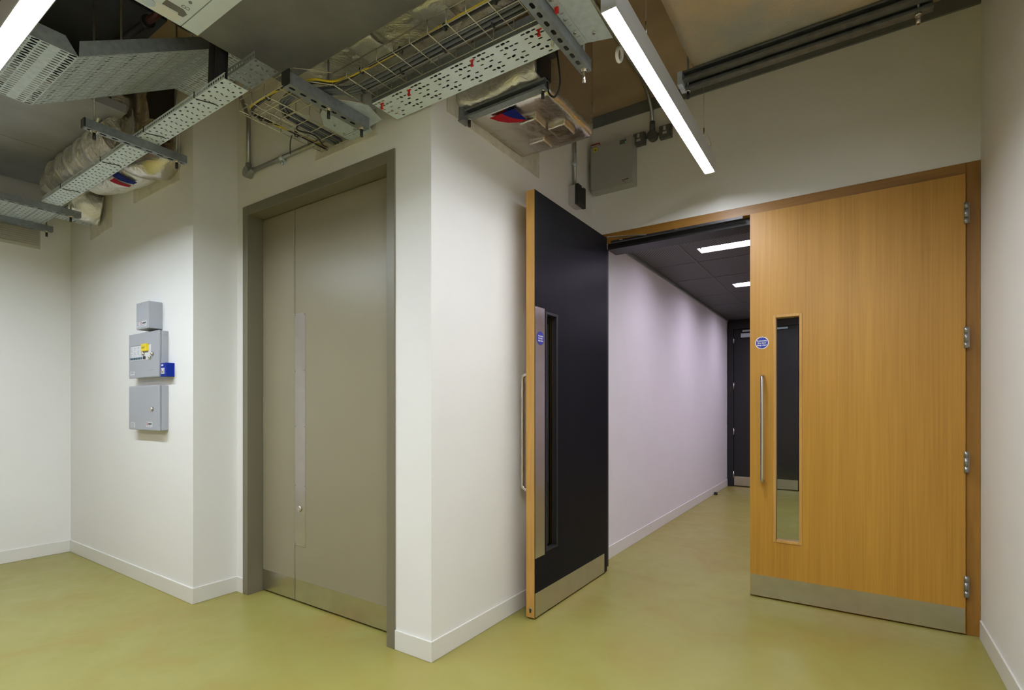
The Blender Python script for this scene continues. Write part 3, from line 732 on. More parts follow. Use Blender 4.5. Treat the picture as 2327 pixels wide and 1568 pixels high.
b = MB(); b.box(mx0+0.03, mx1-0.02, my0+0.002, my1-0.002, TZ+0.042, TZ+0.046); b.build('cover_strip', 'cabgrey', t)
# tags poking through
spots = [(-1.835, 1.665, 'red'), (-1.655, 1.66, 'red'), (-1.30, 1.66, 'red'), (-0.985, 1.663, 'red')]
for i, (x, y, m) in enumerate(spots):
    b = MB(); b.box(x-0.011, x+0.011, y-0.003, y+0.003, TZ-0.003, TZ-0.0005); b.box(x-0.004, x+0.004, y-0.003, y+0.003, TZ-0.022, TZ-0.003); b.box(x-0.006, x+0.006, y-0.004, y+0.004, TZ-0.026, TZ-0.020)
    tag(b.build('cable_tag', m), ('red tag at the left end of the rosette tray', 'second red tag from the left end of the rosette tray', 'third red tag from the left end of the rosette tray', 'red tag beside the bright strut under the rosette tray')[i], 'cable tag', 'tags poking through the rosette tray')
for i, (x, y) in enumerate(((-1.80, 1.745), (-0.972, 1.745))):
    b = MB(); b.box(x-0.006, x+0.006, y-0.004, y+0.004, TZ-0.020, TZ-0.0005); b.tube([(x, y, TZ-0.020), (x+0.002, y, TZ-0.030)], [0.006, 0.003], 8)
    tag(b.build('cable_tag', 'white'), ('white tag at the left end of the rosette tray', 'white tag beside the bright strut under the rosette tray')[i], 'cable tag', 'tags poking through the rosette tray')
# elbow plate from the tray into the wall
t = thing('tray_elbow', (-2.15, 1.7, TZ), 'galvanised elbow plate turning the tray into the wall above the grey doors', 'tray elbow')
b = MB(); b.prism([(-2.02, 1.505, TZ), (-2.15, 1.56, TZ), (-2.235, 1.645, TZ), (-2.235, 1.805, TZ), (-2.06, 1.805, TZ), (-2.04, 1.77, TZ), (-1.94, 1.76, TZ), (-1.90, 1.64, TZ)], (0, 0, 0.002)); b.build('plate', 'galv', t)
b = MB(); b.quad((-2.02, 1.505, TZ), (-2.15, 1.56, TZ), (-2.15, 1.56, TZ+0.045), (-2.02, 1.505, TZ+0.045)); b.quad((-2.15, 1.56, TZ), (-2.235, 1.645, TZ), (-2.235, 1.645, TZ+0.045), (-2.15, 1.56, TZ+0.045)); b.quad((-2.235, 1.645, TZ), (-2.235, 1.80, TZ), (-2.235, 1.80, TZ+0.045), (-2.235, 1.645, TZ+0.045))
b.build('flange', 'galvdark', t, solid=0.0016)
b = MB(); b.perf((-2.225, 1.755, TZ-0.0025), (1, 0, 0), (0, 1, 0), 6, 2, 0.026, 0.021, lambda i, j: (0.016, 0.005, 0, 0, 0)); b.build('joint_strip', 'galv', t, solid=0.0012, weld=True)
each('bolt', 'satin', t, [lambda b, x=x, y=y: b.tube([(x, y, TZ-0.006), (x, y, TZ)], 0.006, 8) for x, y in ((-2.1, 1.59), (-2.17, 1.66), (-2.02, 1.66), (-2.2, 1.74), (-2.12, 1.74))])
# reducer plate by the light
t = thing('tray_elbow', (-0.84, 1.75, TZ), 'galvanised corner plate between the bright strut and the linear light', 'tray elbow')
b = MB(); b.prism([(-0.895, 1.36, TZ), (-0.895, 1.82, TZ), (-0.772, 1.86, TZ), (-0.765, 1.60, TZ), (-0.775, 1.36, TZ)], (0, 0, 0.002)); b.build('plate', 'galv', t)
b = MB(); b.perf((-0.892, 1.52, TZ-0.002), (0, 1, 0), (1, 0, 0), 9, 1, 0.034, 0.03, lambda i, j: (0.016, 0.006, 1.57, 0, 0)); b.build('joint_strip', 'galv', t, solid=0.0012, weld=True)
b = MB(); b.quad((-0.895, 1.40, TZ), (-0.895, 1.62, TZ), (-0.895, 1.62, TZ+0.05), (-0.895, 1.40, TZ+0.05)); b.build('flange', 'galvdark', t, solid=0.0016)
b = MB(); b.box(-0.885, -0.872, 1.60, 1.612, TZ-0.02, TZ); b.build('red_tag', 'red', t)
each('bolt', 'satin', t, [lambda b, x=x, y=y: b.tube([(x, y, TZ-0.007), (x, y, TZ)], 0.006, 8) for x, y in ((-0.88, 1.56), (-0.88, 1.67), (-0.88, 1.75), (-0.82, 1.79), (-0.80, 1.6))])

# ------------------------------------------------------------------ wire basket and its cables
WZ = TZ+0.004
bt = thing('wire_basket', (-1.7, 1.5, WZ), 'zinc wire basket tray carrying grey and yellow cables over the grey doors', 'basket tray')
b = MB(); wr = 0.0021; hgt = 0.052
def run_x(x0, x1, ya, yb, n, pitch):
    for k in range(n):
        y = ya+(yb-ya)*k/(n-1); b.tube([(x0, y, WZ), (x1, y, WZ)], wr, 6)
    for y in (ya, yb): b.tube([(x0, y, WZ+hgt), (x1, y, WZ+hgt)], wr, 6)
    m = int(abs(x1-x0)/pitch)
    for k in range(m+1):
        x = x0+(x1-x0)*k/m
        b.tube([(x, ya-0.002, WZ+hgt+0.002), (x, ya-0.002, WZ+0.002), (x, yb+0.002, WZ+0.002), (x, yb+0.002, WZ+hgt+0.002)], wr, 6)
run_x(-1.915, 0.52, 1.455, 1.622, 4, 0.092)
b.build('straight_section', 'wire', bt)
b = MB(); run_x(-2.455, -2.03, 1.335, 1.49, 4, 0.092)
b.build('offset_section', 'wire', bt)
b = MB()
for k in range(5):
    x = -2.462+0.235*k/4; b.tube([(x, 1.362, WZ-0.004), (x, 1.80, WZ-0.004)], wr, 6)
for x in (-2.462, -2.227): b.tube([(x, 1.362 if x < -2.4 else 1.50, WZ+hgt), (x, 1.80, WZ+hgt)], wr, 6)
for k in range(6):
    y = 1.40+0.39*k/5; b.tube([(-2.464, y, WZ+hgt), (-2.464, y, WZ-0.006), (-2.225, y, WZ-0.006), (-2.225, y, WZ+hgt if y > 1.5 else WZ)], wr, 6)
b.build('branch_section', 'wire', bt)
b = MB()
for y, y2 in ((1.455, 1.335), (1.622, 1.49)): b.tube(spline([(-1.915, y, WZ), (-1.97, (y+y2)/2, WZ), (-2.03, y2, WZ)]), wr, 6); b.tube(spline([(-1.915, y, WZ+hgt), (-1.97, (y+y2)/2, WZ+hgt), (-2.03, y2, WZ+hgt)]), wr, 6)
b.build('jog_section', 'wire', bt)
def cable(pts, r, mat, name, label, n=8, cat='cable', group=None):
    b = MB()
    for p in pts: b.tube(spline(p, 8), r, n)
    return tag(b.build(name, mat), label, cat, group)
yel = [(0.52, 1.475, WZ+0.016), (-0.1, 1.478, WZ+0.018), (-0.60, 1.475, WZ+0.020), (-1.2, 1.472, WZ+0.016), (-1.6, 1.47, WZ+0.014), (-1.88, 1.462, WZ+0.012), (-1.98, 1.40, WZ+0.014), (-2.10, 1.355, WZ+0.013), (-2.33, 1.352, WZ+0.012), (-2.425, 1.375, WZ+0.012), (-2.44, 1.46, WZ+0.010), (-2.43, 1.60, WZ+0.010), (-2.425, 1.80, WZ+0.010)]
cable([[(x, y+0.005*math.sin(i*2.1), z+0.004*math.cos(i*2.1)) for i, (x, y, z) in enumerate(yel)]], 0.0050, 'cabyellow', 'earth_cable', 'yellow earth cable in the wire basket')
cable([[(x, y+0.004-0.006*math.sin(i*2.1), z-0.004-0.004*math.cos(i*2.1)) for i, (x, y, z) in enumerate(yel)]], 0.0060, 'blackplastic', 'power_cable', 'black cable beside the yellow one in the wire basket')
gb = []
for k in range(5):
    o_ = 0.0115*k; zz = WZ+0.011+(0.012 if k % 2 else 0)
    gb.append([(0.52, 1.525+o_, zz), (-0.60, 1.525+o_, zz), (-1.3, 1.53+o_, zz), (-1.82, 1.535+o_*0.9, zz), (-1.98, 1.475+o_*0.7, zz), (-2.12, 1.405+o_*0.6, zz), (-2.24+o_*0.4, 1.415+o_*0.5, zz), (-2.315+o_*0.9, 1.475+o_*0.3, zz), (-2.34+o_, 1.56, zz), (-2.345+o_, 1.80, zz)])
cable(gb, 0.0078, 'cabgrey', 'cable_bundle', 'bundle of dark grey cables laid along the wire basket')
each('cable_tie', 'blackplastic', bt, [lambda b, x=x, y=y: b.tube(arc((x, y, WZ+0.006), (0, 0.011, 0), (0, 0, 0.012), 0, 2*PI, 10), 0.0032, 6) for (x, y) in ((-1.05, 1.472), (-1.28, 1.470), (-1.51, 1.468), (-1.74, 1.466), (-2.03, 1.375), (-2.25, 1.355), (-2.44, 1.43), (-2.43, 1.62), (-1.12, 1.56), (-1.36, 1.562), (-1.60, 1.564), (-1.84, 1.562), (-2.10, 1.435), (-2.31, 1.49))])
b = MB(); b.tube(spline([(-2.32, 1.56, WZ), (-2.36, 1.58, WZ-0.01), (-2.33, 1.66, WZ-0.012), (-2.40, 1.76, WZ), (-2.42, 1.80, WZ+0.005)]), 0.004, 6)
b.tube(spline([(-2.44, 1.60, WZ-0.006), (-2.50, 1.63, WZ-0.02), (-2.545, 1.66, WZ-0.05)]), 0.0028, 6)
tag(b.build('loose_cable', 'blackplastic'), 'thin loose black cable ends hanging from the wire basket by the plaster patch', 'cable')

# conduit on the wall above the grey doors
t = thing('conduit', (-3.186, YD, 2.69), 'galvanised conduit dropping beside the return and turning along above the grey doors', 'conduit')
b = MB(); cy = YD-0.022
b.tube([(-3.186, cy, 2.70), (-3.186, cy, 3.02), (-3.20, cy-0.03, 3.12), (-3.22, cy-0.12, 3.28), (-3.22, cy-0.2, ZC)], 0.0125, 12); b.build('upright_tube', 'conduit', t)
b = MB(); b.tube([(-3.186, cy, 2.678), (-2.40, cy, 2.668)], 0.0125, 12); b.build('level_tube', 'conduit', t)
b = MB(); b.tube([(-3.186, cy-0.022, 2.678), (-3.186, YD, 2.678)], 0.034, 20); b.tube([(-3.186, cy, 2.70), (-3.186, cy, 2.735)], 0.017, 12); b.tube([(-3.165, cy, 2.678), (-3.12, cy, 2.677)], 0.017, 12)
b.build('angle_box', 'conduit', t, bevel=0.003)
b = MB(); b.tube([(-2.835, cy, 2.673), (-2.805, cy, 2.673)], 0.0165, 12); b.box(-2.83, -2.81, cy-0.004, YD-0.001, 2.648, 2.662); b.tube([(-2.82, cy-0.010, 2.64), (-2.82, cy+0.004, 2.64)], 0.010, 10); b.build('saddle', 'galv', t)

# ------------------------------------------------------------------ foil ducts
# flat foil duct above the basket
t = thing('foil_duct', (-1.5, 1.6, 2.82), 'long flat foil lagged duct above the wire basket', 'duct', 'foil lagged ducts')
b = MB(); grid_box(b, -2.20, -0.98, 1.44, 1.795, 2.80, 3.10, 0.022, 0.03); crumple(b, 0.016, 7, 3.0, 0.006, 30)
b.build('lagging', 'foil', t)
for x in (-1.42, -1.80):
    b = MB(); grid_box(b, x-0.07, x+0.07, 1.50, 1.66, 2.787, 2.80, 0.02, 0.006); crumple(b, 0.010, 14, x); b.build('foil_tape', 'foilwhite', t)
# box duct through the corner wall
t = thing('foil_duct', (-1.42, 2.35, 2.68), 'big foil lagged box duct with red and blue sticker over the foreground corner', 'duct', 'foil lagged ducts')
b = MB(); grid_box(b, XE-0.0, -1.19, 2.10, 2.605, 2.68, ZC-0.01, 0.025, 0.022); crumple(b, 0.010, 5, 1.0, 0.003, 34)
b.build('lagging', 'foilsmooth', t)
b = MB(); grid_box(b, XE+0.012, -1.20, 1.99, 2.12, 2.70, 2.96, 0.018, 0.025); crumple(b, 0.020, 8, 5.0, 0.007, 36)
b.build('loose_lagging', 'foilwhite', t)
def framebox(cx, cyy, w, l, n):
    b = MB(); grid_box(b, cx-w/2, cx+w/2, cyy-l/2, cyy+l/2, 2.662, 2.69, 0.009, 0.003); crumple(b, 0.0016, 50, n)
    b.build('access_patch', 'foilsmooth', t)
framebox(-1.40, 2.30, 0.10, 0.11, 1); framebox(-1.30, 2.43, 0.10, 0.12, 2); framebox(-1.47, 2.50, 0.10, 0.10, 3)
c0 = Vector((-1.405, 2.115, 2.6655))
def fan(r0, r1, a0, a1, n=12):
    P = [c0 + Vector((math.cos(a), math.sin(a), 0))*r1 for a in [a0+(a1-a0)*i/n for i in range(n+1)]]
    Q = [c0 + Vector((math.cos(a), math.sin(a), 0))*r0 for a in [a0+(a1-a0)*i/n for i in range(n+1)]]
    return P + Q[::-1]
b = MB()
# a quarter fan split into red and blue
b.prism([(-1.545, 2.118, 2.6665), (-1.47, 2.118, 2.6665), (-1.462, 2.15, 2.6665), (-1.445, 2.185, 2.6665), (-1.425, 2.21, 2.6665), (-1.395, 2.235, 2.6665), (-1.44, 2.232, 2.6665), (-1.49, 2.205, 2.6665), (-1.525, 2.165, 2.6665)], (0, 0, -0.001), 'stickred')
b.prism([(-1.47, 2.118, 2.6665), (-1.395, 2.118, 2.6665), (-1.395, 2.235, 2.6665), (-1.425, 2.21, 2.6665), (-1.445, 2.185, 2.6665), (-1.462, 2.15, 2.6665)], (0, 0, -0.001), 'stickblue')
b.build('sticker', 'stickred', t)['label'] = 'quarter circle sticker, red and blue'
# strut under the front edge of the box duct
t = thing('strut_hanger', (-1.42, 2.04, 2.655), 'dark channel under the front edge of the big foil box duct', 'strut', G1)
b = MB(); y, z = 2.035, 2.645
b.quad((XE+0.004, y+0.02, z), (-1.165, y+0.02, z), (-1.165, y+0.02, z+0.04), (XE+0.004, y+0.02, z+0.04))
for zz in (z, z+0.04): b.quad((XE+0.004, y-0.02, zz), (-1.165, y-0.02, zz), (-1.165, y+0.02, zz), (XE+0.004, y+0.02, zz))
b.quad((XE+0.004, y-0.02, z), (-1.165, y-0.02, z), (-1.165, y-0.02, z+0.010), (XE+0.004, y-0.02, z+0.010)); b.quad((XE+0.004, y-0.02, z+0.03), (-1.165, y-0.02, z+0.03), (-1.165, y-0.02, z+0.04), (XE+0.004, y-0.02, z+0.04))
b.build('channel', 'galvdark', t, solid=0.002)
bx('wall_bracket', XE+0.001, XE+0.036, y-0.03, y+0.03, z-0.012, z+0.055, 'galvdark', t)
for x in (-1.61, -1.185):
    b = MB(); b.tube([(x, y, z+0.04), (x, y, 2.69)], 0.005, 8); r = b.build('threaded_rod', 'conduit', t)
    b = MB(); b.tube([(x, y, z), (x, y, z-0.010)], 0.012, 6); b.build('nut', 'satin', r)
    b = MB(); b.tube([(x, y, z-0.010), (x, y, z-0.040)], 0.008, 10); b.build('rod_cap', 'blackplastic', r)
# damper actuator with cable loop
t = thing('damper_actuator', (-1.16, 2.03, 2.86), 'black damper actuator with looped cable and orange tag beside the box duct', 'actuator')
bx('body', -1.185, -1.13, 2.0, 2.085, 2.80, 2.90, 'blackplastic', t, 0.006)
bx('bracket', -1.19, -1.172, 1.99, 2.09, 2.70, 2.80, 'blackplastic', t)
b = MB(); b.tube(spline([(-1.125, 2.05, 2.83), (-1.115, 2.055, 2.75), (-1.11, 2.06, 2.66), (-1.135, 2.06, 2.61), (-1.165, 2.055, 2.635), (-1.17, 2.05, 2.70)]), 0.0045, 8); b.build('cable_loop', 'blackplastic', t)
bx('orange_tag', -1.125, -1.085, 1.985, 2.035, 2.868, 2.895, 'orange', t, 0.003)
# round ducts at the far left
def ribbed(path, r, seed, amp, mat, parent, name, n=30, amp2=0.03):
    b = MB(); P = spline(path, 10)
    rs = [r*(1+amp2*noise.noise(Vector((i*0.35, seed, 0)))) for i in range(len(P))]
    b.tube(P, rs, n); crumple(b, amp, 14, seed, amp*0.4, 45)
    return b.build(name, mat, parent)
t = thing('foil_duct', (-4.2, 1.3, 2.7), 'foil lagged duct run behind the narrow tray with torn red and blue sticker', 'duct', 'foil lagged ducts')
ribbed([(-3.76, 1.33, 2.86), (-4.05, 1.325, 2.855), (-4.35, 1.32, 2.845), (-4.62, 1.32, 2.835), (-4.76, 1.32, 2.83), (-4.86, 1.32, 2.825)], 0.122, 1.0, 0.006, 'foil', t, 'lagging', amp2=0.05)
for x, sd in ((-4.02, 0.3), (-4.18, 1.1), (-4.36, 2.0), (-4.52, 2.8), (-4.70, 3.4)):
    b = MB(); P = [(x-0.024+0.012*k, 1.322, 2.85+(x+4.2)*0.02) for k in range(5)]
    b.tube(P, [0.123, 0.131, 0.127, 0.130, 0.122], 30); crumple(b, 0.009, 11, sd, 0.004, 40); b.build('foil_band', 'foilwhite', t)
ribbed([(-4.84, 1.29, 2.83), (-4.82, 1.36, 2.76), (-4.80, 1.45, 2.715), (-4.78, 1.538, 2.70)], 0.122, 2.0, 0.006, 'foilwhite', t, 'elbow')
ribbed([(-4.42, 1.405, 2.80), (-4.2, 1.42, 2.765), (-3.95, 1.43, 2.745), (-3.80, 1.44, 2.75), (-3.72, 1.445, 2.76)], 0.108, 4.0, 0.007, 'foilwhite', t, 'stub_lagging')
b = MB()
ang = lambda a: Vector((0, -math.cos(a)*0.120, -math.sin(a)*0.120))
ax = lambda x: Vector((x, 1.43, 2.75))
def strip(x0, x1, a0, a1, m, sk=0.0):
    n = 8
    for i in range(n):
        u0, u1 = a0+(a1-a0)*i/n, a0+(a1-a0)*(i+1)/n
        b.quad(ax(x0+sk*i)+ang(u0), ax(x1+sk*i*0.6)+ang(u0), ax(x1+sk*(i+1)*0.6)+ang(u1), ax(x0+sk*(i+1))+ang(u1), m)
strip(-4.03, -3.96, 0.75, 1.45, 'stickred', 0.012); strip(-3.96, -3.87, 0.62, 1.45, 'stickblue', 0.012)
b.build('sticker', 'stickred', t, solid=0.001)['label'] = 'torn sticker, red and blue'
b = MB(); grid_box(b, -3.765, -3.578, 1.32, 1.538, 2.72, ZC-0.005, 0.02, 0.03); crumple(b, 0.010, 10, 6, 0.004, 40); b.build('upright_lagging', 'foilsmooth', t)
b = MB(); b.prism([(-3.574, 1.40, 2.96), (-3.574, 1.528, 3.0), (-3.574, 1.528, 3.22), (-3.574, 1.40, 3.22), (-3.574, 1.375, 3.08)], (0.003, 0, 0)); b.build('slot_shade', 'dark', t)  # solid dark plate painted as the shade inside an opening, no hole cut
b = MB(); P = spline([(-3.80, 1.38, 2.79), (-3.70, 1.42, 2.745), (-3.62, 1.475, 2.75), (-3.60, 1.538, 2.78)], 8); b.tube(P, 0.112, 28); crumple(b, 0.012, 9, 3, 0.005, 40); b.build('boot', 'foilsmooth', t)
b = MB(); grid_box(b, -3.93, -3.755, 1.24, 1.34, 2.955, 2.985, 0.014, 0.012); crumple(b, 0.05, 10, 8, 0.02, 26); b.build('torn_lagging', 'foilwhite', t)
b = MB(); grid_box(b, -3.84, -3.74, 1.27, 1.36, 2.95, 3.12, 0.014, 0.02); crumple(b, 0.035, 14, 18, 0.012, 36); b.build('torn_lagging', 'foil', t)

# ------------------------------------------------------------------ ceiling boards and fan unit
for i, (x0, x1, lab) in enumerate(((-5.40, -4.612, 'dark grey ceiling board nearest the louvred grille'), (-4.605, -3.65, 'dark grey ceiling board above the round foil duct'))):
    tag(bx('ceiling_board', x0, x1, -0.6, 1.49 if x0 < -5 else 1.30, 2.965, 3.015, 'boardpale'), lab, 'ceiling board', 'dark ceiling boards at the far left')
UX, UZ = -2.283, 2.75
t = thing('fan_coil_unit', (-1.7, 1.1, UZ), 'ceiling hung unit, white access panels in front of a dark grey underside', 'air unit')
bx('dark_casing', UX, -1.0, 1.068, 1.458, UZ, 3.08, 'raft', t, label='dark grey rear underside')
bx('access_panel', UX, -1.0, 1.004, 1.066, UZ-0.002, 3.06, 'whitemetal', t)
pn = bx('access_panel', UX, -1.0, 0.42, 1.000, UZ-0.002, 3.06, 'whitemetal', t, label='white access panel with patches and a handwritten B')
b = MB(); b.prism([(-2.215, 0.905, UZ-0.0022), (-2.178, 0.905, UZ-0.0022), (-2.178, 0.965, UZ-0.0022), (-2.195, 0.985, UZ-0.0022), (-2.222, 0.982, UZ-0.0022), (-2.225, 0.965, UZ-0.0022), (-2.212, 0.96, UZ-0.0022)], (0, 0, -0.001)); b.build('tape_patch', 'raft', pn)
b = MB(); b.prism([(-2.275, 0.885, UZ-0.0022), (-2.222, 0.885, UZ-0.0022), (-2.222, 0.975, UZ-0.0022), (-2.262, 0.985, UZ-0.0022), (-2.278, 0.94, UZ-0.0022)], (0, 0, -0.0006)); b.build('filler_patch', 'white', pn)
b = MB(); b.tube([(-2.245, 0.872, UZ-0.002), (-2.245, 0.872, UZ-0.006)], 0.022, 18); b.build('cover_plate', 'galv', pn)
b = MB(); b.tube([(-2.118, 0.962, UZ-0.002), (-2.118, 0.962, UZ-0.005)], 0.006, 10); b.build('screw', 'galvdark', pn)
b = MB(); add_text(b, 'B', 0.042, (-2.160, 0.966, UZ-0.0024), (1, 0, 0), (0, -1, 0), bold=-0.0009)
b.build('marker_letter', 'ink', pn)
for i, (x, y, r, lab) in enumerate(((-2.413, 1.206, 0.029, 'thicker black insulated pipe dropping to the narrow tray'), (-2.356, 1.203, 0.025, 'slimmer black insulated pipe dropping to the narrow tray'))):
    b = MB(); b.tube(spline([(x-0.05+0.02*i, 1.24, 3.36), (x, y, 3.1), (x, y, 2.86), (x-0.008, y, 2.70), (x-0.014, y, 2.632)]), r, 14)
    tag(b.build('insulated_pipe', 'rubber'), lab, 'pipe', 'insulated pipes')
cable([[(-2.52, 0.98, 2.96), (-2.44, 1.02, 2.86), (-2.36, 1.08, 2.80), (-2.29, 1.15, 2.81), (-2.27, 1.19, 2.90)]], 0.0045, 'blackplastic', 'flex_cable', 'black flex looping below the corner of the white access panel')
t = thing('drain_pipe', (-2.9, 1.05, 3.2), 'dark red pipe with clamp under the soffit near the white panel', 'pipe')
b = MB(); b.tube([(-2.55, 1.049, 2.96), (-2.80, 1.089, 3.04)], 0.015, 12); b.build('tube', 'redpipe', t)
b = MB(); b.tube([(-2.80, 1.089, 3.04), (-3.289, 1.166, 3.20), (-3.7, 1.23, 3.34)], 0.017, 12); b.build('insulation', 'rubber', t)
b = MB(); b.tube([(-2.81, 1.090, 3.043), (-2.85, 1.097, 3.056)], 0.028, 14); b.build('clamp', 'blackplastic', t)

tag(bx('ceiling_board', -5.40, -3.12, -0.8, 1.30, 3.30, 3.35, 'darkboard'), 'dark blue grey board high above the bent tray', 'ceiling board', 'dark ceiling boards at the far left')
# big duct on the right and its strut
t = thing('box_duct', (0.0, 2.0, 2.92), 'wide weathered grey duct under the soffit at upper right', 'duct')
b = MB(); grid_box(b, -0.682, 0.50, 0.9, 2.70, 2.91, 3.30, 0.05, 0.004); crumple(b, 0.004, 9, 2)
b.build('casing', 'ductgrey', t)
t = thing('strut_hanger', (-0.2, 2.72, 2.82), 'long double channel strut under the wide duct at upper right', 'strut', G1)
ax0, ax1 = -0.752, 0.27
for k, (yy, zz) in enumerate(((2.665, 2.865), (2.715, 2.845))):
    b = MB(); w = 0.041
    b.quad((ax0, yy+w, zz), (ax1, yy+w, zz), (ax1, yy+w, zz+w), (ax0, yy+w, zz+w))
    for z2 in (zz, zz+w): b.quad((ax0, yy, z2), (ax1, yy, z2), (ax1, yy+w, z2), (ax0, yy+w, z2))
    b.quad((ax0, yy, zz), (ax1, yy, zz), (ax1, yy, zz+0.010), (ax0, yy, zz+0.010)); b.quad((ax0, yy, zz+w-0.010), (ax1, yy, zz+w-0.010), (ax1, yy, zz+w), (ax0, yy, zz+w))
    b.build('channel', 'strutdark', t, solid=0.002)
bx('end_block', ax0-0.004, ax0+0.02, 2.66, 2.75, 2.842, 2.908, 'galv', t)
for x in (ax0+0.03, ax1-0.05):
    b = MB(); b.tube([(x, 2.735, 2.80), (x, 2.735, ZC)], 0.005, 8); r = b.build('threaded_rod', 'conduit', t)
    b = MB(); b.tube([(x, 2.735, 2.845), (x, 2.735, 2.832)], 0.013, 6); b.build('nut', 'satin', r)
    b = MB(); b.tube([(x, 2.735, 2.832), (x, 2.735, 2.80)], 0.008, 10); b.build('rod_cap', 'blackplastic' if x < 0 else 'satin', r)

# ------------------------------------------------------------------ box and sockets on the oak door wall
BX0, BX1, BY, BZ0, BZ1 = -1.628, -1.306, 3.49, 2.785, 3.115
t = thing('control_box', (-1.46, YO, BZ0), 'pale grey metal control box with yellow warning label above the open door', 'control box')
bx('body', BX0, BX1, BY+0.006, YO, BZ0, BZ1, 'boxwhite', t, 0.003)
cv = bx('cover', BX0+0.003, BX1-0.002, BY, BY+0.006, BZ0+0.003, BZ1-0.003, 'boxwhite', t, 0.002)
bx('warning_label', BX0+0.030, BX0+0.055, BY-0.001, BY, BZ1-0.045, BZ1-0.015, 'yellow', cv)
b = MB(); b.prism([(BX0+0.0345, BY-0.0012, BZ1-0.038), (BX0+0.0505, BY-0.0012, BZ1-0.038), (BX0+0.0425, BY-0.0012, BZ1-0.022)], (0, -0.0004, 0)); b.build('warning_symbol', 'ink', cv)
ds = bx('display', BX1-0.092, BX1-0.043, BY-0.0015, BY, BZ1-0.045, BZ1-0.015, 'pvcgrey', cv)
bx('indicator', BX1-0.050, BX1-0.046, BY-0.0025, BY-0.001, BZ1-0.040, BZ1-0.036, 'led', ds)
b = MB()
for k in range(9): b.box(BX1-0.075+k*0.0055, BX1-0.075+k*0.0055+0.0042, BY-0.001, BY, BZ0+0.025, BZ0+0.031+(0.003 if k in (0, 6, 7) else 0))
b.box(BX1-0.067, BX1-0.062, BY-0.001, BY, BZ0+0.015, BZ0+0.021)
b.build('maker_lettering', 'redpipe', cv)
each('screw', 'galvdark', cv, [lambda b, x=x, z=z: b.tube([(x, BY-0.003, z), (x, BY, z)], 0.004, 8) for x in (BX0+0.012, BX1-0.05) for z in (BZ0+0.008, BZ1-0.006)])
b = MB(); b.tube([(-1.585, 3.56, BZ1-0.002), (-1.585, 3.56, BZ1+0.05), (-1.61, 3.56, BZ1+0.05), (-1.655, 3.56, BZ1+0.05)], 0.004, 8)
tag(b.build('alarm_cable', 'red'), 'red cable entering the top of the pale control box', 'cable')
cable([[(-1.505, 3.56, BZ1-0.001), (-1.505, 3.56, BZ1+0.05), (-1.47, 3.56, BZ1+0.085), (-1.42, 3.56, BZ1+0.06), (-1.37, 3.57, BZ1+0.03)]], 0.003, 'white', 'flex_cable', 'thin white cable arching over the pale control box')
tc = thing('conduit', (-1.185, YO, 3.1), 'conduit dropping from the soffit between the two grey wall sockets', 'conduit')
b = MB(); b.tube([(-1.155, 2.2, 3.355), (-1.165, 3.30, 3.355), (-1.185, 3.48, 3.34), (-1.188, 3.555, 3.28), (-1.185, 3.562, 3.14)], 0.0125, 12); b.build('tube', 'conduit', tc)
b = MB(); b.tube([(-1.185, 3.545, 3.105), (-1.185, YO, 3.105)], 0.035, 18); b.tube([(-1.185, 3.562, 3.14), (-1.185, 3.562, 3.20)], 0.019, 12); b.tube([(-1.24, 3.566, 3.105), (-1.13, 3.566, 3.105)], 0.0095, 10); b.build('junction', 'pvcgrey', tc)
def socket(x, label):
    t = thing('socket_outlet', (x, YO, 3.07), label, 'socket', 'grey wall sockets')
    bx('back_box', x-0.043, x+0.043, 3.55, YO, 3.062, 3.148, 'pvcgrey', t, 0.008)
    f = bx('face_plate', x-0.040, x+0.040, 3.54, 3.55, 3.066, 3.144, 'pvcgrey', t, 0.006)
    bx('rocker', x-0.008, x+0.008, 3.535, 3.541, 3.108, 3.134, 'pvclight', f); bx('plug_hole', x-0.014, x+0.014, 3.5385, 3.5405, 3.082, 3.098, 'pvclight', f)
socket(-1.278, 'grey wall socket touching the top corner of the pale control box'); socket(-1.092, 'grey wall socket half hidden by the linear light')
# isolator on the corner wall
t = thing('isolator_box', (XE, 3.25, 2.6), 'black fronted isolator box on conduit above the open door', 'isolator')
bx('back_box', XE, XE+0.052, 3.203, 3.318, 2.602, 2.735, 'pvclight', t, 0.003)
f = bx('front_plate', XE+0.052, XE+0.078, 3.200, 3.321, 2.598, 2.738, 'blackplastic', t, 0.003)
b = MB(); b.box(XE+0.078, XE+0.080, 3.215, 3.306, 2.612, 2.724); b.build('cover', 'black', f)
bx('rating_label', XE+0.078, XE+0.081, 3.252, 3.272, 2.726, 2.732, 'white', f)
each('knockout', 'pvclight', t, [lambda b, z=z: b.tube([(XE+0.022, 3.202, z), (XE+0.022, 3.2045, z)], 0.011, 14) for z in (2.64, 2.695)])
b = MB(); b.tube([(XE+0.020, 3.262, 2.735), (XE+0.020, 3.262, ZC)], 0.0125, 12); b.build('conduit_tube', 'conduit', t)
b = MB(); b.tube([(XE+0.020, 3.262, 2.885), (XE+0.020, 3.262, 2.915)], 0.0165, 12); b.tube([(XE+0.012, 3.232, 2.90), (XE+0.012, 3.25, 2.90)], 0.008, 10); b.build('saddle', 'galv', t)

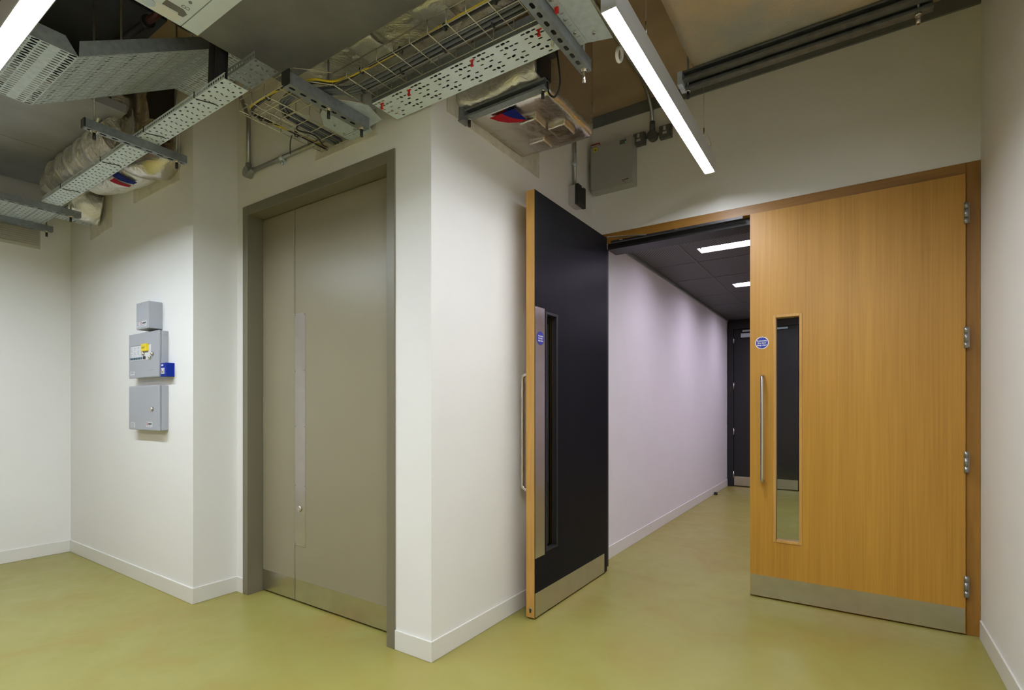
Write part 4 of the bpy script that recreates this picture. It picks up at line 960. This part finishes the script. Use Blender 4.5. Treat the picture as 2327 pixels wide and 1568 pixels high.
# ------------------------------------------------------------------ alarm panels
def lines(b, x0, x1, y, z0, dz, n, m=None, h=0.0022):
    for k in range(n): b.box(x0, x1-(0.01 if k % 3 == 1 else 0), y-0.0012, y, z0-dz*k-h, z0-dz*k, m)
PY = 1.487
t = thing('alarm_controller', (-3.9, YA, 1.39), 'grey alarm panel with button keypad and yellow tag, middle of the wall boxes', 'alarm panel')
px0, px1, pz0, pz1 = -4.132, -3.678, 1.392, 1.690
bx('case', px0+0.008, px1, PY+0.014, YA, pz0+0.003, pz1-0.003, 'panelgrey', t, 0.003)
dr = bx('door', px0, px1-0.006, PY-0.002, PY+0.014, pz0, pz1, 'panelgrey', t, 0.006)
kx0, kx1, kz0, kz1 = -4.103, -3.79, 1.508, 1.606
kp = bx('keypad', kx0, kx1, PY-0.0035, PY-0.0015, kz0, kz1, 'label', dr, label='pale keypad with rows of indicators')
b = MB(); b.box(kx0-0.003, kx0, PY-0.0045, PY-0.001, kz0+0.012, kz1+0.002); b.box(kx0, kx1-0.02, PY-0.0045, PY-0.001, kz1, kz1+0.003); b.build('keypad_surround', 'greyink', dr)
for k in range(7):
    b = MB(); x = kx0+0.018+k*0.0265; b.tube([(x, PY-0.0075, kz0+0.014), (x, PY-0.003, kz0+0.014)], 0.0078, 12); b.build('button', 'button', kp)
b = MB()
for c in range(4):
    for r_ in range(6):
        if (c+r_) % 4 != 3: b.box(kx0+0.012+c*0.052, kx0+0.034+c*0.052-(0.008 if r_ % 2 else 0), PY-0.0042, PY-0.0034, kz1-0.016-r_*0.0098, kz1-0.0135-r_*0.0098)
b.build('keypad_legend', 'greyink', kp)
bx('black_switch', kx0+0.206, kx0+0.236, PY-0.008, PY-0.003, kz0+0.006, kz0+0.024, 'blackplastic', kp)
bx('yellow_tag', -3.905, -3.822, PY-0.016, PY-0.003, 1.565, 1.612, 'yellow', kp, 0.002)
b = MB(); lines(b, -3.893, -3.845, PY-0.016, 1.591, 0.006, 2); b.build('tag_lettering', 'ink', kp)
for (x, z) in ((-3.893, 1.548), (-3.765, 1.542), (-3.800, 1.520)):
    b = MB(); b.tube([(x, PY-0.014, z), (x, PY-0.003, z)], [0.009, 0.013], 14); b.build('key_lock', 'satin', dr)
b = MB(); b.box(-4.108, -4.035, PY-0.0032, PY-0.002, 1.412, 1.440, 'label'); lines(b, -4.100, -4.045, PY-0.0032, 1.436, 0.006, 3, 'greyink'); b.build('sticker', 'label', dr)
b = MB(); b.box(-3.83, -3.75, PY-0.0026, PY-0.002, 1.438, 1.4395); b.build('embossed_line', 'greyink', dr)
b = MB(); b.tube(arc((px1-0.0005, 1.520, 1.655), (0, 0.011, 0), (0, 0, 0.009), 0, PI, 8), 0.0008, 6); b.build('knockout', 'greyink', t)
t = thing('battery_box', (-3.9, YA, 1.05), 'grey lockable battery box, lowest of the wall boxes', 'battery box')
qz0, qz1 = 1.047, 1.340
bx('case', px0+0.008, px1, PY+0.014, YA, qz0+0.003, qz1-0.003, 'panelgrey', t, 0.003)
dr = bx('door', px0, px1-0.006, PY-0.002, PY+0.014, qz0, qz1, 'panelgrey', t, 0.006)
b = MB(); b.tube([(-3.768, PY-0.014, 1.187), (-3.768, PY-0.002, 1.187)], [0.010, 0.014], 14); b.build('key_lock', 'satin', dr)
b = MB(); b.box(-4.098, -4.030, PY-0.0032, PY-0.002, 1.062, 1.096, 'label'); lines(b, -4.090, -4.045, PY-0.0032, 1.092, 0.006, 5, 'greyink'); b.build('sticker', 'label', dr)
def maker_label(x0, x1, z0, z1, y, par):
    b = MB(); b.box(x0, x1, y-0.0012, y, z0, z1, 'label'); w = x1-x0; h = z1-z0
    b.box(x0+w*0.08, x0+w*0.26, y-0.0020, y-0.001, z0+h*0.42, z0+h*0.88, 'stickred'); b.box(x0+w*0.13, x0+w*0.21, y-0.0024, y-0.0015, z0+h*0.52, z0+h*0.78, 'label')
    for k in range(4): b.box(x0+w*(0.36+0.14*k), x0+w*(0.47+0.14*k), y-0.0020, y-0.001, z0+h*0.48, z0+h*(0.82 if k % 2 else 0.74), 'ink')
    b.box(x0+w*0.12, x0+w*0.85, y-0.0020, y-0.001, z0+h*0.18, z0+h*0.26, 'greyink')
    b.build('maker_label', 'label', par)
maker_label(-3.855, -3.772, 1.068, 1.102, PY-0.002, dr)
t = thing('relay_box', (-3.85, YA, 1.71), 'small grey relay box with two white labels, topmost of the wall boxes', 'relay box')
RYF = 1.460
bd = bx('case', -3.945, -3.761, RYF, YA, 1.706, 1.880, 'panelgrey', t, 0.003)
b = MB(); b.box(-3.940, -3.890, RYF-0.0012, RYF, 1.722, 1.752, 'label'); lines(b, -3.933, -3.897, RYF-0.0012, 1.748, 0.006, 4, 'greyink'); b.build('sticker', 'label', bd)
maker_label(-3.875, -3.79, 1.722, 1.756, RYF, bd)
each('screw', 'satin', bd, [lambda b, z=z: b.tube([(-3.875, RYF-0.003, z), (-3.875, RYF, z)], 0.005, 10) for z in (1.713, 1.873)])
t = thing('key_switch', (-3.64, YA, 1.39), 'blue key switch box fixed beside the grey alarm panel', 'key switch')
bd = bx('case', -3.677, -3.594, 1.494, YA, 1.392, 1.478, 'blue', t, 0.002)
pt = bx('key_plate', -3.661, -3.622, 1.491, 1.494, 1.408, 1.446, 'label', bd)
b = MB(); b.tube([(-3.640, 1.486, 1.428), (-3.640, 1.491, 1.428)], [0.009, 0.011], 14); b.box(-3.642, -3.638, 1.480, 1.487, 1.414, 1.430); b.build('key', 'satin', pt)
bx('name_label', -3.664, -3.640, 1.4925, 1.494, 1.458, 1.469, 'label', bd)

# louvred grille on the far left wall
t = thing('louvre_grille', (XW, 0.9, 2.5), 'cream louvred air grille high on the far left wall', 'air grille')
b = MB(); gy0, gy1, gz0, gz1 = 0.3, 1.335, 2.48, 2.66
for k in range(11):
    z = gz0+(gz1-gz0)*k/11
    b.prism([(XW+0.001, gy0, z), (XW+0.016, gy0, z-0.002), (XW+0.016, gy0, z+0.004), (XW+0.001, gy0, z+0.010)], (0, gy1-gy0, 0))
b.build('louvre_blades', 'grille', t)
b = MB(); b.box(XW, XW+0.004, gy0-0.02, gy1+0.012, gz0-0.02, gz1+0.02); b.build('back_frame', 'grille', t)

# ------------------------------------------------------------------ world, camera, colour
w = bpy.data.worlds.new('world'); SC.world = w; w.use_nodes = True
bg = [n for n in w.node_tree.nodes if n.type == 'BACKGROUND'][0]
bg.inputs['Color'].default_value = (0.5, 0.52, 0.55, 1); bg.inputs['Strength'].default_value = 0.05
F, HY, XB = 1172.3, 924.6, 1943.1
th = math.atan((XB-1163.5)/F)
cam = bpy.data.cameras.new('camera'); co = bpy.data.objects.new('camera', cam); COL.objects.link(co)
cam.sensor_width = 36; cam.lens = F/2327*36; cam.shift_y = (HY-784)/2327; cam.clip_start = 0.02
co.location = (0, 0, 1.2); co.rotation_euler = (PI/2, 0, th)
SC.camera = co
vs = SC.view_settings
vs.view_transform = 'Standard'; vs.look = 'None'; vs.gamma = 1.0; vs.use_curve_mapping = False; vs.exposure = 0.0
SC.cycles.max_bounces = 12; SC.cycles.diffuse_bounces = 8
SC.cycles.sample_clamp_indirect = 6.0
